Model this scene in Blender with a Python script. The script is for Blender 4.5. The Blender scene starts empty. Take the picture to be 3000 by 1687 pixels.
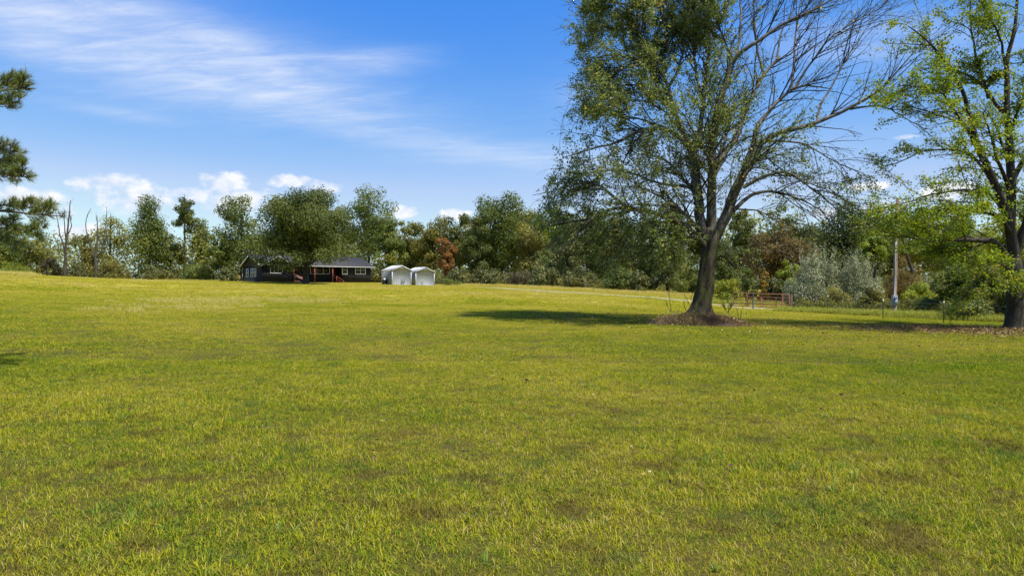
import bpy, math, random
import numpy as np
from mathutils import Vector, Matrix

S = bpy.context.scene
COL = S.collection
PI = math.pi
rad = math.radians

# ------------------------------------------------------------------ camera
EYE = 1.7
F = 2000.0                      # focal length in pixels of a 3000 px wide picture (24 mm lens)
cd = bpy.data.cameras.new('camera')
cd.lens = 24.0
cd.sensor_width = 36.0
cd.clip_start = 0.1
cd.clip_end = 6000
cam = bpy.data.objects.new('camera', cd)
COL.objects.link(cam)
cam.location = (0, 0, EYE)
cam.rotation_euler = (PI / 2, 0, 0)
S.camera = cam

# ------------------------------------------------------------------ sky, sun, exposure
SUN_AZ, SUN_EL = rad(126), rad(63)      # azimuth from +Y (ahead) towards +X (right)
S.view_settings.view_transform = 'Standard'
S.view_settings.look = 'None'
S.view_settings.gamma = 1
S.view_settings.use_curve_mapping = False
S.view_settings.exposure = 1.12
S.cycles.max_bounces = 6
S.cycles.transparent_max_bounces = 8
S.cycles.diffuse_bounces = 3
S.cycles.glossy_bounces = 2
S.cycles.transmission_bounces = 3

sd = bpy.data.lights.new('sun', 'SUN')
sd.energy = 3.0
sd.angle = rad(2.5)
sd.color = (1.0, 0.95, 0.86)
sun = bpy.data.objects.new('sun', sd)
COL.objects.link(sun)
sv = Vector((math.cos(SUN_EL) * math.sin(SUN_AZ), math.cos(SUN_EL) * math.cos(SUN_AZ), math.sin(SUN_EL)))
sun.rotation_euler = sv.to_track_quat('Z', 'Y').to_euler()

W = bpy.data.worlds.new('World')
S.world = W
W.use_nodes = True


class NT:
    """small helper for building node trees"""
    def __init__(self, tree):
        self.t = tree

    def n(self, typ, **kw):
        nd = self.t.nodes.new(typ)
        for k, v in kw.items():
            setattr(nd, k, v)
        return nd

    def l(self, a, b):
        self.t.links.new(a, b)

    def inp(self, sock, v):
        if isinstance(v, (int, float)):
            sock.default_value = v
        elif isinstance(v, (tuple, list)):
            sock.default_value = v if len(v) == len(sock.default_value) else tuple(v) + (1.0,)
        else:
            self.l(v, sock)

    def m(self, op, a, b=0.0, c=None, clamp=False):
        nd = self.n('ShaderNodeMath', operation=op, use_clamp=clamp)
        self.inp(nd.inputs[0], a)
        if op not in ('SQRT', 'ABSOLUTE', 'SINE', 'COSINE', 'ARCSINE', 'EXPONENT'):
            self.inp(nd.inputs[1], b)
        if c is not None:
            self.inp(nd.inputs[2], c)
        return nd.outputs[0]

    def noise(self, vec, scale, detail=4, rough=0.55, dist=0.0):
        nd = self.n('ShaderNodeTexNoise')
        if vec is not None:
            self.l(vec, nd.inputs['Vector'])
        nd.inputs['Scale'].default_value = scale
        nd.inputs['Detail'].default_value = detail
        nd.inputs['Roughness'].default_value = rough
        nd.inputs['Distortion'].default_value = dist
        return nd.outputs['Fac']

    def ramp(self, fac, stops, interp='LINEAR'):
        nd = self.n('ShaderNodeValToRGB')
        cr = nd.color_ramp
        cr.interpolation = interp
        while len(cr.elements) < len(stops):
            cr.elements.new(0.5)
        for e, (p, c) in zip(cr.elements, stops):
            e.position = p
            e.color = (c, c, c, 1) if isinstance(c, (int, float)) else tuple(c) + (1,)
        self.inp(nd.inputs[0], fac)
        return nd.outputs[0]

    def mix(self, fac, a, b, blend='MIX'):
        nd = self.n('ShaderNodeMix', data_type='RGBA', blend_type=blend)
        self.inp(nd.inputs[0], fac)
        self.inp(nd.inputs[6], a)
        self.inp(nd.inputs[7], b)
        return nd.outputs[2]

    def smooth(self, v, lo, hi):
        nd = self.n('ShaderNodeMapRange', interpolation_type='SMOOTHSTEP')
        self.inp(nd.inputs[0], v)
        nd.inputs[1].default_value = lo
        nd.inputs[2].default_value = hi
        return nd.outputs[0]

    def mapping(self, vec, rot=(0, 0, 0), scale=(1, 1, 1), loc=(0, 0, 0)):
        nd = self.n('ShaderNodeMapping')
        self.l(vec, nd.inputs[0])
        nd.inputs['Rotation'].default_value = rot
        nd.inputs['Scale'].default_value = scale
        nd.inputs['Location'].default_value = loc
        return nd.outputs[0]


def build_world():
    t = NT(W.node_tree)
    bg = W.node_tree.nodes['Background']
    sky = t.n('ShaderNodeTexSky', sky_type='NISHITA', sun_disc=False)
    sky.sun_elevation = SUN_EL
    sky.sun_rotation = SUN_AZ
    sky.air_density = 1.0
    sky.dust_density = 0.35
    sky.ozone_density = 3.0
    hs = t.n('ShaderNodeHueSaturation')
    hs.inputs['Saturation'].default_value = 1.22
    hs.inputs['Value'].default_value = 1.0
    hs.inputs['Hue'].default_value = 0.507
    t.l(sky.outputs[0], hs.inputs['Color'])
    sp = t.n('ShaderNodeSeparateColor')
    t.l(hs.outputs[0], sp.inputs[0])
    cc = t.n('ShaderNodeCombineColor')
    # deeper, clearer blue: the same tone curve over the whole dome
    for i, (k, p) in enumerate(((2.65, 1.68), (0.707, 0.94), (0.48, 0.195))):
        t.l(t.m('MULTIPLY', t.m('POWER', t.m('MULTIPLY', sp.outputs[i], 0.1), p), k * 10), cc.inputs[i])
    red = cc.inputs[0].links[0].from_socket
    grn = cc.inputs[1].links[0].from_socket
    t.l(t.m('MINIMUM', red, t.m('MULTIPLY', grn, 0.72)), cc.inputs[0])
    blu = cc.inputs[2].links[0].from_socket
    t.l(t.m('MAXIMUM', blu, t.m('MULTIPLY', grn, 1.08)), cc.inputs[2])
    base = cc.outputs[0]
    tc = t.n('ShaderNodeTexCoord')
    d = tc.outputs['Generated']
    sx = t.n('ShaderNodeSeparateXYZ')
    t.l(d, sx.inputs[0])
    x, y, z = sx.outputs
    az = t.m('ARCTAN2', x, y)
    el = t.m('ARCSINE', z)
    zc = t.m('MAXIMUM', z, 0.0)
    den = t.m('ADD', zc, 0.16)
    cx = t.n('ShaderNodeCombineXYZ')
    t.l(t.m('DIVIDE', x, den), cx.inputs[0])
    t.l(t.m('DIVIDE', y, den), cx.inputs[1])
    plane = cx.outputs[0]
    # --- thin cirrus: long streaks on a high flat layer
    st = t.mapping(plane, rot=(0, 0, rad(24)), scale=(0.55, 1.9, 1))
    n1 = t.noise(st, 1.3, 6, 0.62, 1.1)
    n2 = t.noise(t.mapping(plane, rot=(0, 0, rad(10)), scale=(0.45, 1.2, 1), loc=(3, 1, 0)), 3.6, 5, 0.6, 0.4)
    streak = t.m('ADD', t.m('MULTIPLY', n1, 0.65), t.m('MULTIPLY', n2, 0.35))

    def blob(px, py, w, h, k, rot=0.0):
        a0 = math.atan((px - 1500) / F)
        e0 = math.atan((843.5 - py) / F * math.cos(a0))
        da = t.m('SUBTRACT', az, a0)
        de = t.m('SUBTRACT', el, e0)
        if rot:
            c, s = math.cos(rot), math.sin(rot)
            u = t.m('ADD', t.m('MULTIPLY', da, c), t.m('MULTIPLY', de, s))
            v = t.m('SUBTRACT', t.m('MULTIPLY', de, c), t.m('MULTIPLY', da, s))
        else:
            u, v = da, de
        u = t.m('MULTIPLY', u, F / w)
        v = t.m('MULTIPLY', v, F / h)
        r2 = t.m('ADD', t.m('MULTIPLY', u, u), t.m('MULTIPLY', v, v))
        return r2, k

    total = None
    for args in ((480, 130, 520, 105, 1.0, rad(-9)), (760, 230, 330, 60, .62, rad(-14)), (100, 60, 330, 110, .6, rad(-14)), (1090, 185, 150, 32, .7, rad(6)), (1330, 425, 420, 40, .42, rad(-8)),
                 (330, 330, 130, 14, .25, rad(-4)), (1740, 270, 100, 34, .35, rad(5)), (2600, 130, 330, 60, .4, rad(-8)), (1850, 470, 500, 50, .32, 0)):
        r2, k = blob(*args)
        g = t.m('MULTIPLY', t.m('EXPONENT', t.m('MULTIPLY', r2, -1.0)), k)
        total = g if total is None else t.m('ADD', total, g)
    broad = t.m('MULTIPLY', t.smooth(t.noise(plane, 0.32, 2, 0.5), 0.42, 0.75), 0.22)
    amt = t.m('ADD', total, broad)
    n3 = t.noise(t.mapping(plane, rot=(0, 0, rad(17)), scale=(0.5, 1.5, 1), loc=(5, 2, 0)), 9.0, 5, 0.65, 0.5)
    wsp = t.smooth(t.m('ADD', t.m('MULTIPLY', streak, 0.62), t.m('MULTIPLY', n3, 0.38)), 0.38, 0.68)
    cir = t.m('MULTIPLY', t.m('MINIMUM', amt, 1.0), t.m('ADD', t.m('MULTIPLY', wsp, 0.55), 0.26))
    cir = t.m('MINIMUM', cir, 0.85)
    # --- small cumulus low over the horizon
    cum = None
    for args in ((330, 540, 112, 36), (400, 585, 130, 45), (250, 532, 55, 22), (655, 535, 82, 40), (570, 570, 80, 24), (700, 590, 120, 50), (850, 530, 85, 22), (945, 548, 75, 26), (1185, 622, 62, 22), (1340, 630, 62, 22),
                 (60, 572, 110, 26), (165, 622, 60, 24), (240, 680, 80, 30), (2590, 612, 80, 30), (2415, 625, 60, 24), (2530, 548, 70, 14), (2660, 400, 40, 10), (2800, 560, 90, 30)):
        r2, _ = blob(args[0], args[1], args[2], args[3], 1)
        q = t.m('SUBTRACT', 1.0, r2)
        cum = q if cum is None else t.m('MAXIMUM', cum, q)
    cum = t.m('MAXIMUM', cum, -1.5)
    dv = t.mapping(d, scale=(1, 1, 1.5))
    nb = t.noise(dv, 34, 6, 0.62)
    nf = t.noise(dv, 12, 3, 0.5)
    sh = t.m('ADD', cum, t.m('MULTIPLY', t.m('SUBTRACT', t.m('ADD', t.m('MULTIPLY', nb, 0.7), t.m('MULTIPLY', nf, 0.5)), 0.6), 3.6))
    cu = t.m('MULTIPLY', t.smooth(sh, 0.12, 0.95), 0.92)
    # soft white haze low at the horizon
    hz = t.m('MULTIPLY', t.m('EXPONENT', t.m('MULTIPLY', t.m('ABSOLUTE', el), -9.0)), 0.20)
    c1 = t.mix(hz, base, (2.6, 3.3, 4.5))
    c2 = t.mix(cir, c1, (4.1, 4.35, 4.8))
    shade = t.smooth(t.m('ADD', nb, t.m('MULTIPLY', nf, 0.4)), 0.5, 0.9)
    ccol = t.mix(shade, (3.1, 3.6, 4.5), (4.8, 4.8, 4.85))
    c3 = t.mix(cu, c2, ccol)
    t.l(c3, bg.inputs[0])
    bg.inputs[1].default_value = 0.1


build_world()

# ------------------------------------------------------------------ helpers


def setp(o, label=None, cat=None, group=None, kind=None):
    if label:
        o['label'] = label
    if cat:
        o['category'] = cat
    if group:
        o['group'] = group
    if kind:
        o['kind'] = kind
    return o


def empty(name, loc, rz=0.0, label=None, cat=None, group=None):
    o = bpy.data.objects.new(name, None)
    o.empty_display_size = 0.3
    COL.objects.link(o)
    o.location = loc
    o.rotation_euler = (0, 0, rz)
    return setp(o, label, cat, group)


class MB:
    """collects geometry, then links it as ONE mesh object"""
    def __init__(self):
        self.v, self.q, self.t, self.a, self.nv = [], [], [], [], 0

    def add(self, v, quads=None, tris=None, var=0.5):
        v = np.asarray(v, float).reshape(-1, 3)
        self.v.append(v)
        if quads is not None and len(quads):
            self.q.append(np.asarray(quads, int).reshape(-1, 4) + self.nv)
        if tris is not None and len(tris):
            self.t.append(np.asarray(tris, int).reshape(-1, 3) + self.nv)
        self.a.append(np.broadcast_to(np.asarray(var, float), (len(v),)))
        self.nv += len(v)
        return self

    def box(self, c, s, rz=0.0, R=None, var=0.5):
        h = np.array(s, float) / 2
        p = np.array([[i, j, k] for i in (-1, 1) for j in (-1, 1) for k in (-1, 1)], float) * h
        if R is None:
            cc, ss = math.cos(rz), math.sin(rz)
            R = np.array([[cc, -ss, 0], [ss, cc, 0], [0, 0, 1]])
        p = p @ np.array(R).T + np.array(c, float)
        return self.add(p, [[0, 1, 3, 2], [4, 6, 7, 5], [0, 4, 5, 1], [2, 3, 7, 6], [0, 2, 6, 4], [1, 5, 7, 3]], var=var)

    def bar(self, a, b, w, h):
        """a square bar from a to b"""
        a, b = np.array(a, float), np.array(b, float)
        d = b - a
        L = np.linalg.norm(d)
        x = d / L
        up = np.array([0, 0, 1.0]) if abs(x[2]) < 0.95 else np.array([0, 1.0, 0])
        y = np.cross(up, x)
        y /= np.linalg.norm(y)
        z = np.cross(x, y)
        return self.box((a + b) / 2, (L, w, h), R=np.stack([x, y, z], 1))

    def prism(self, poly, axis_vec):
        """closed polygon (n,3) pushed along axis_vec"""
        p = np.array(poly, float)
        n = len(p)
        v = np.concatenate([p, p + np.array(axis_vec, float)])
        self.add(v, [[i, (i + 1) % n, n + (i + 1) % n, n + i] for i in range(n)])
        base = self.nv - 2 * n
        tr = [[0, i, i + 1] for i in range(1, n - 1)] + [[n, n + i + 1, n + i] for i in range(1, n - 1)]
        self.t.append(np.array(tr, int) + base)
        return self

    def tube(self, P, R, k=8, var=0.5, caps=True):
        P = np.asarray(P, float)
        R = np.asarray(R, float)
        if P.ndim == 2:
            P, R = P[None], (R[None] if R.ndim == 1 else R)
        N, n, _ = P.shape
        T = np.gradient(P, axis=1)
        T /= np.linalg.norm(T, axis=2, keepdims=True) + 1e-9
        mt = T.mean(1)
        ref = np.where(np.abs(mt[:, 2:3]) > 0.8, np.array([[1.0, 0.2, 0]]), np.array([[0, 0, 1.0]]))
        U = np.cross(T, ref[:, None, :])
        U /= np.linalg.norm(U, axis=2, keepdims=True) + 1e-9
        V = np.cross(T, U)
        an = np.arange(k) / k * 2 * PI
        ring = U[:, :, None, :] * np.cos(an)[None, None, :, None] + V[:, :, None, :] * np.sin(an)[None, None, :, None]
        v = P[:, :, None, :] + ring * R[:, :, None, None]
        i = np.arange(n - 1)[:, None]
        j = np.arange(k)[None, :]
        q = np.stack([i * k + j, i * k + (j + 1) % k, (i + 1) * k + (j + 1) % k, (i + 1) * k + j], -1).reshape(-1, 4)
        q = (q[None] + (np.arange(N) * n * k)[:, None, None]).reshape(-1, 4)
        var = np.asarray(var, float)
        if var.ndim == 1:
            var = np.repeat(var, n * k)
        b0 = self.nv
        self.add(v.reshape(-1, 3), q, var=var)
        if caps and k >= 4:
            tr = [[0, m, m + 1] for m in range(1, k - 1)]
            for w in range(N):
                for e in (0, n - 1):
                    self.t.append(np.array(tr, int) + b0 + w * n * k + e * k)
        return self

    def cards(self, P, Nrm, size, rng, var, aspect=0.62, fold=0.25):
        """leaf shaped quads: base, side, tip, side; folded a little along the middle"""
        n = len(P)
        r = rng.normal(size=(n, 3))
        A = np.cross(Nrm, r)
        A /= np.linalg.norm(A, axis=1, keepdims=True) + 1e-9
        B = np.cross(Nrm, A)
        s = np.broadcast_to(np.asarray(size, float), (n,))[:, None]
        lift = Nrm * s * fold
        v = np.stack([P - A * s * .5, P - B * s * .5 * aspect + lift * .5 - A * s * .05, P + A * s * .5, P + B * s * .5 * aspect + lift * .5 - A * s * .05], 1)
        q = np.arange(n * 4).reshape(n, 4)
        # split along the mid rib so that the fold is real
        tr = np.concatenate([q[:, [0, 1, 2]], q[:, [0, 2, 3]]])
        self.add(v.reshape(-1, 3), tris=tr, var=np.repeat(np.broadcast_to(var, (n,)), 4))
        return self

    def mesh(self, name, mat, smooth=False):
        v = np.concatenate(self.v)
        q = np.concatenate(self.q) if self.q else np.zeros((0, 4), int)
        t = np.concatenate(self.t) if self.t else np.zeros((0, 3), int)
        me = bpy.data.meshes.new(name)
        me.vertices.add(len(v))
        me.vertices.foreach_set('co', v.astype(np.float32).ravel())
        nl = len(q) * 4 + len(t) * 3
        me.loops.add(nl)
        me.loops.foreach_set('vertex_index', np.concatenate([q.ravel(), t.ravel()]).astype(np.int32))
        me.polygons.add(len(q) + len(t))
        me.polygons.foreach_set('loop_start', np.concatenate([np.arange(len(q)) * 4, len(q) * 4 + np.arange(len(t)) * 3]).astype(np.int32))
        if smooth:
            me.polygons.foreach_set('use_smooth', np.ones(len(q) + len(t), bool))
        at = me.attributes.new('var', 'FLOAT', 'POINT')
        at.data.foreach_set('value', np.concatenate(self.a).astype(np.float32))
        me.update(calc_edges=True)
        me.validate()
        if mat:
            me.materials.append(mat)
        return me

    def build(self, name, mat, parent=None, smooth=False, loc=None, bevel=0.0):
        o = bpy.data.objects.new(name, self.mesh(name, mat, smooth))
        COL.objects.link(o)
        if parent is not None:
            o.parent = parent
        if loc is not None:
            o.location = loc
        if bevel:
            b = o.modifiers.new('bevel', 'BEVEL')
            b.width = bevel
            b.segments = 2
        return o


def px3(px, py, Y):
    """the world point that lies Y metres ahead in the direction of a pixel of the photograph"""
    return np.array([(px - 1500) / F * Y, Y, EYE + (843.5 - py) / F * Y])


def norm(a):
    return a / (np.linalg.norm(a, axis=-1, keepdims=True) + 1e-9)


# ------------------------------------------------------------------ terrain shape
CT = [(1500, 4, 0), (0, 4, 0), (3000, 4, 0), (1500, 12, 0.02), (300, 13, 0.08), (2700, 13, 0), (1500, 24, 0.2), (600, 24, 0.4), (2053, 31, 0.1), (2972, 29, -.02), (2620, 43, 0), (2765, 34, -.03), (2240, 56, -.05),
      (2450, 56, -.05), (2900, 52, 0.0), (2015, 80, .84), (1863, 90, 1.2), (1450, 95, 1.95), (1700, 60, .7), (1500, 60, 1.0), (1272, 92, 1.97), (1160, 86.5, 2.1), (895, 88, 2.16), (1087, 103, 2.5), (765, 93, 2.5),
      (711, 101, 2.6), (400, 125, 3.15), (200, 118, 3.05), (0, 70, 3.15), (90, 85, 2.85), (-300, 70, 3.3), (400, 60, 1.75), (800, 60, 1.4), (0, 40, 1.3), (600, 40, .85), (1000, 40, .7), (1500, 150, 2.0), (2000, 130, 1.5), (2600, 110, .3),
      (3000, 110, 0), (700, 150, 3.0), (100, 160, 3.2)]
CXY = [((a - 1500) / F * Y, Y) for a, Y, _ in CT] + [(0, -15), (-30, -10), (30, -10), (-140, 0), (140, 0), (160, 100), (-180, 120)]
CZ = [z for _, _, z in CT] + [0, 0, 0, .5, 0, 0, 3.0]
CXY = np.array(CXY) / 50.0
CZ = np.array(CZ, float)


def _tps(r2):
    return np.where(r2 > 1e-12, 0.5 * r2 * np.log(r2 + 1e-12), 0.0)


_n = len(CXY)
_K = _tps(((CXY[:, None] - CXY[None]) ** 2).sum(2)) + np.eye(_n) * 0.002
_Pm = np.c_[np.ones(_n), CXY]
_A = np.block([[_K, _Pm], [_Pm.T, np.zeros((3, 3))]])
_sol = np.linalg.solve(_A, np.r_[CZ, 0, 0, 0])


def zf(x, y):
    x = np.asarray(x, float)
    y = np.asarray(y, float)
    shp = np.broadcast(x, y).shape
    p = np.stack([np.broadcast_to(x, shp).ravel(), np.broadcast_to(y, shp).ravel()], 1) / 50.0
    r = np.sqrt((p ** 2).sum(1)) * 50
    pc = p * np.minimum(1.0, 170.0 / np.maximum(r, 1e-6))[:, None]
    z = _tps(((pc[:, None] - CXY[None]) ** 2).sum(2)) @ _sol[:_n] + np.c_[np.ones(len(pc)), pc] @ _sol[_n:]
    f = np.clip((r - 150) / 250, 0, 1)
    z = z * (1 - f) + 0.5 * f
    return z.reshape(shp)


def zg(x, y):
    return float(zf(np.array([x]), np.array([y]))[0])


def hit(px, py, y0=3.0, y1=160.0):
    """where the sight line of a pixel meets the ground (first crossing)"""
    Y = np.linspace(y0, y1, 700)
    g = zf((px - 1500) / F * Y, Y)
    r = EYE + (843.5 - py) / F * Y
    i = np.argmax(r <= g)
    Yh = Y[i] if (r <= g).any() else y1
    return np.array([(px - 1500) / F * Yh, Yh, zg((px - 1500) / F * Yh, Yh)])


# ------------------------------------------------------------------ materials


def new_mat(name):
    m = bpy.data.materials.new(name)
    m.use_nodes = True
    m.node_tree.nodes.clear()
    t = NT(m.node_tree)
    out = t.n('ShaderNodeOutputMaterial')
    return m, t, out


def simple_mat(name, col, rough=0.6, var=0.15, scale=3.0, metal=0.0, bump=0.0, spec=0.4):
    """a plain painted or weathered surface with a little uneven tone and grime"""
    m, t, out = new_mat(name)
    b = t.n('ShaderNodeBsdfPrincipled')
    tc = t.n('ShaderNodeTexCoord').outputs['Object']
    n = t.noise(tc, scale, 6, 0.6)
    lo = tuple(c * (1 - var) for c in col)
    hi = tuple(min(1, c * (1 + var)) for c in col)
    t.l(t.ramp(n, [(0.3, lo), (0.7, hi)]), b.inputs['Base Color'])
    b.inputs['Roughness'].default_value = rough
    b.inputs['Metallic'].default_value = metal
    b.inputs['Specular IOR Level'].default_value = spec
    if bump:
        bp = t.n('ShaderNodeBump')
        bp.inputs['Strength'].default_value = bump
        bp.inputs['Distance'].default_value = 0.01
        t.l(t.noise(tc, scale * 12, 4, 0.6), bp.inputs['Height'])
        t.l(bp.outputs[0], b.inputs['Normal'])
    t.l(b.outputs[0], out.inputs[0])
    return m


def leaf_mat(name, stops, transl=0.4, rough=0.5, hue_spread=0.02, val_spread=0.25, spec=0.3, tcol=(1.3, 1.25, 0.7)):
    m, t, out = new_mat(name)
    at = t.n('ShaderNodeAttribute', attribute_name='var')
    oi = t.n('ShaderNodeObjectInfo')
    col = t.ramp(at.outputs['Fac'], stops)
    hs = t.n('ShaderNodeHueSaturation')
    t.l(col, hs.inputs['Color'])
    t.l(t.m('ADD', t.m('MULTIPLY', oi.outputs['Random'], hue_spread), 0.5 - hue_spread / 2), hs.inputs['Hue'])
    rv = t.m('FRACT', t.m('MULTIPLY', oi.outputs['Random'], 7.31))
    t.l(t.m('ADD', t.m('MULTIPLY', rv, val_spread), 1 - val_spread / 2), hs.inputs['Value'])
    b = t.n('ShaderNodeBsdfPrincipled')
    t.l(hs.outputs[0], b.inputs['Base Color'])
    b.inputs['Roughness'].default_value = rough
    b.inputs['Specular IOR Level'].default_value = spec
    tr = t.n('ShaderNodeBsdfTranslucent')
    t.l(t.mix(1.0, hs.outputs[0], tcol, 'MULTIPLY'), tr.inputs[0])
    mx = t.n('ShaderNodeMixShader')
    mx.inputs[0].default_value = transl
    t.l(b.outputs[0], mx.inputs[1])
    t.l(tr.outputs[0], mx.inputs[2])
    t.l(mx.outputs[0], out.inputs[0])
    return m


def bark_mat(name, light, dark, moss=None, scale=6.0, mossy=0.5, foot=None):
    m, t, out = new_mat(name)
    b = t.n('ShaderNodeBsdfPrincipled')
    pos = t.n('ShaderNodeNewGeometry').outputs['Position']
    v = t.mapping(pos, scale=(1, 1, 0.3))
    n1 = t.noise(v, scale, 6, 0.65)
    n2 = t.noise(v, scale * 4, 5, 0.6)
    f = t.m('ADD', t.m('MULTIPLY', n1, 0.6), t.m('MULTIPLY', n2, 0.4))
    col = t.ramp(f, [(0.36, dark), (0.5, tuple((a + c) / 2 for a, c in zip(light, dark))), (0.64, light)])
    if moss:
        mk = t.smooth(t.noise(pos, 1.6, 5, 0.6), 0.62 - mossy * 0.25, 0.75 - mossy * 0.15)
        col = t.mix(t.m('MULTIPLY', mk, 0.8), col, moss)
    if foot:
        sx = t.n('ShaderNodeSeparateXYZ')
        t.l(pos, sx.inputs[0])
        low = t.ramp(f, [(0.36, foot[1]), (0.5, tuple((a + c) / 2 for a, c in zip(*foot))), (0.64, foot[0])])
        mk2 = t.smooth(t.noise(pos, 2.2, 5, 0.65), 0.46, 0.60)
        low = t.mix(t.m('MULTIPLY', mk2, 0.75), low, moss)
        zz = t.m('ADD', sx.outputs[2], t.m('MULTIPLY', t.m('SUBTRACT', n1, 0.5), 5.0))
        col = t.mix(t.smooth(zz, 6.2, 3.6), col, low)
    t.l(col, b.inputs['Base Color'])
    b.inputs['Roughness'].default_value = 0.9
    b.inputs['Specular IOR Level'].default_value = 0.15
    bp = t.n('ShaderNodeBump')
    bp.inputs['Strength'].default_value = 0.8
    bp.inputs['Distance'].default_value = 0.04
    t.l(f, bp.inputs['Height'])
    t.l(bp.outputs[0], b.inputs['Normal'])
    t.l(b.outputs[0], out.inputs[0])
    return m


G0, G1, YL, TN, BR = (0.100, 0.180, 0.016), (0.290, 0.305, 0.012), (0.425, 0.370, 0.018), (0.50, 0.40, 0.16), (0.13, 0.085, 0.028)


def field_colour(t, pos, var=None):
    """tone of the meadow: greener and yellower patches, drier and browner ones"""
    flat = t.mapping(pos, scale=(1, 1, 0.0))
    big = t.noise(flat, 0.11, 4, 0.55, 0.3)
    mid = t.noise(t.mapping(flat, loc=(7, 3, 0)), 0.7, 4, 0.6)
    fine = t.noise(flat, 5.5, 4, 0.65)
    sx = t.n('ShaderNodeSeparateXYZ')
    t.l(pos, sx.inputs[0])
    f = t.m('ADD', t.m('MULTIPLY', big, 0.5), t.m('ADD', t.m('MULTIPLY', mid, 0.3), t.m('MULTIPLY', fine, 0.3)))
    if var is not None:
        f = t.m('ADD', f, t.m('MULTIPLY', t.m('SUBTRACT', var, 0.5), 0.30))
    # the far hayfield is drier than the near lawn
    f = t.m('ADD', t.m('MULTIPLY', t.m('SUBTRACT', f, 0.53), 1.75), 0.50)
    dry = t.smooth(sx.outputs[1], 18, 70)
    f = t.m('ADD', f, t.m('MULTIPLY', dry, 0.20))
    col = t.ramp(f, [(0.30, G0), (0.50, G1), (0.66, YL), (0.84, (0.44, 0.375, 0.075)), (0.97, TN)])
    # worn brown spots
    br = t.smooth(t.noise(t.mapping(flat, loc=(11, 5, 0)), 1.5, 5, 0.7), 0.50, 0.66)
    near = t.smooth(sx.outputs[1], 15, 5)
    col = t.mix(t.m('MULTIPLY', br, t.m('ADD', t.m('MULTIPLY', near, 0.5), 0.2)), col, BR)
    dk = t.smooth(t.noise(t.mapping(flat, loc=(2, 9, 0)), 1.3, 5, 0.7), 0.52, 0.68)
    return t.mix(t.m('MULTIPLY', dk, 0.62), col, (0.075, 0.150, 0.028))


def grass_mat(name, far=False):
    m, t, out = new_mat(name)
    pos = t.n('ShaderNodeNewGeometry').outputs['Position']
    at = t.n('ShaderNodeAttribute', attribute_name='var')
    col = field_colour(t, pos, at.outputs['Fac'])
    b = t.n('ShaderNodeBsdfPrincipled')
    t.l(col, b.inputs['Base Color'])
    b.inputs['Roughness'].default_value = 0.9
    b.inputs['Specular IOR Level'].default_value = 0.0
    tr = t.n('ShaderNodeBsdfTranslucent')
    t.l(t.mix(1.0, col, (1.25, 1.25, 0.8), 'MULTIPLY'), tr.inputs[0])
    mx = t.n('ShaderNodeMixShader')
    mx.inputs[0].default_value = 0.2
    t.l(b.outputs[0], mx.inputs[1])
    t.l(tr.outputs[0], mx.inputs[2])
    t.l(mx.outputs[0], out.inputs[0])
    return m


def ground_mat():
    m, t, out = new_mat('meadow ground')
    pos = t.n('ShaderNodeNewGeometry').outputs['Position']
    col = field_colour(t, pos)
    sx = t.n('ShaderNodeSeparateXYZ')
    t.l(pos, sx.inputs[0])
    fine = t.noise(pos, 30, 5, 0.7)
    soil = t.ramp(fine, [(0.3, (0.030, 0.020, 0.007)), (0.55, (0.070, 0.052, 0.014)), (0.8, (0.15, 0.12, 0.03))])
    near = t.smooth(sx.outputs[1], 70, 12)
    col = t.mix(t.m('MULTIPLY', near, 0.9), col, soil)
    b = t.n('ShaderNodeBsdfPrincipled')
    t.l(col, b.inputs['Base Color'])
    b.inputs['Roughness'].default_value = 0.95
    b.inputs['Specular IOR Level'].default_value = 0.1
    bp = t.n('ShaderNodeBump')
    bp.inputs['Strength'].default_value = 0.6
    bp.inputs['Distance'].default_value = 0.06
    t.l(t.noise(pos, 7, 5, 0.7), bp.inputs['Height'])
    t.l(bp.outputs[0], b.inputs['Normal'])
    t.l(b.outputs[0], out.inputs[0])
    return m


M = {}
M['ground'] = ground_mat()
M['grass'] = grass_mat('grass blades')
M['bark'] = bark_mat('old grey bark', (0.26, 0.235, 0.20), (0.045, 0.038, 0.030), (0.075, 0.08, 0.022), 7, 0.35, foot=((0.10, 0.078, 0.055), (0.014, 0.011, 0.008)))
M['bark_moss'] = bark_mat('mossy dark bark', (0.085, 0.066, 0.045), (0.012, 0.009, 0.007), (0.06, 0.058, 0.010), 5, 0.8)
M['bark_dark'] = bark_mat('dark bark', (0.085, 0.07, 0.052), (0.02, 0.016, 0.012), None, 5)
M['bark_dead'] = bark_mat('dead bare wood', (0.12, 0.10, 0.08), (0.04, 0.03, 0.024), None, 3)
M['bark_pine'] = bark_mat('pine bark', (0.20, 0.12, 0.08), (0.05, 0.035, 0.028), None, 5)

M['pear'] = leaf_mat('leaves grey green', [(0.0, (0.074, 0.111, 0.031)), (0.45, (0.159, 0.211, 0.054)), (0.8, (0.276, 0.314, 0.080)), (0.93, (0.360, 0.301, 0.090)), (1.0, (0.700, 0.544, 0.036))], 0.48, 0.42, 0, 0, 0.45)
M['maple'] = leaf_mat('leaves fresh green', [(0.0, (0.112, 0.174, 0.014)), (0.5, (0.243, 0.330, 0.018)), (0.9, (0.372, 0.414, 0.034)), (1.0, (0.523, 0.346, 0.046))], 0.5, 0.5, 0, 0)
DG = [(0.0, (0.051, 0.072, 0.015)), (0.5, (0.121, 0.148, 0.029)), (1.0, (0.228, 0.245, 0.050))]
M['oak'] = leaf_mat('oak leaves', DG, 0.38)
M['green'] = leaf_mat('wood green leaves', [(0.0, (0.065, 0.095, 0.020)), (0.5, (0.143, 0.180, 0.033)), (1.0, (0.287, 0.285, 0.050))], 0.42)
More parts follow.
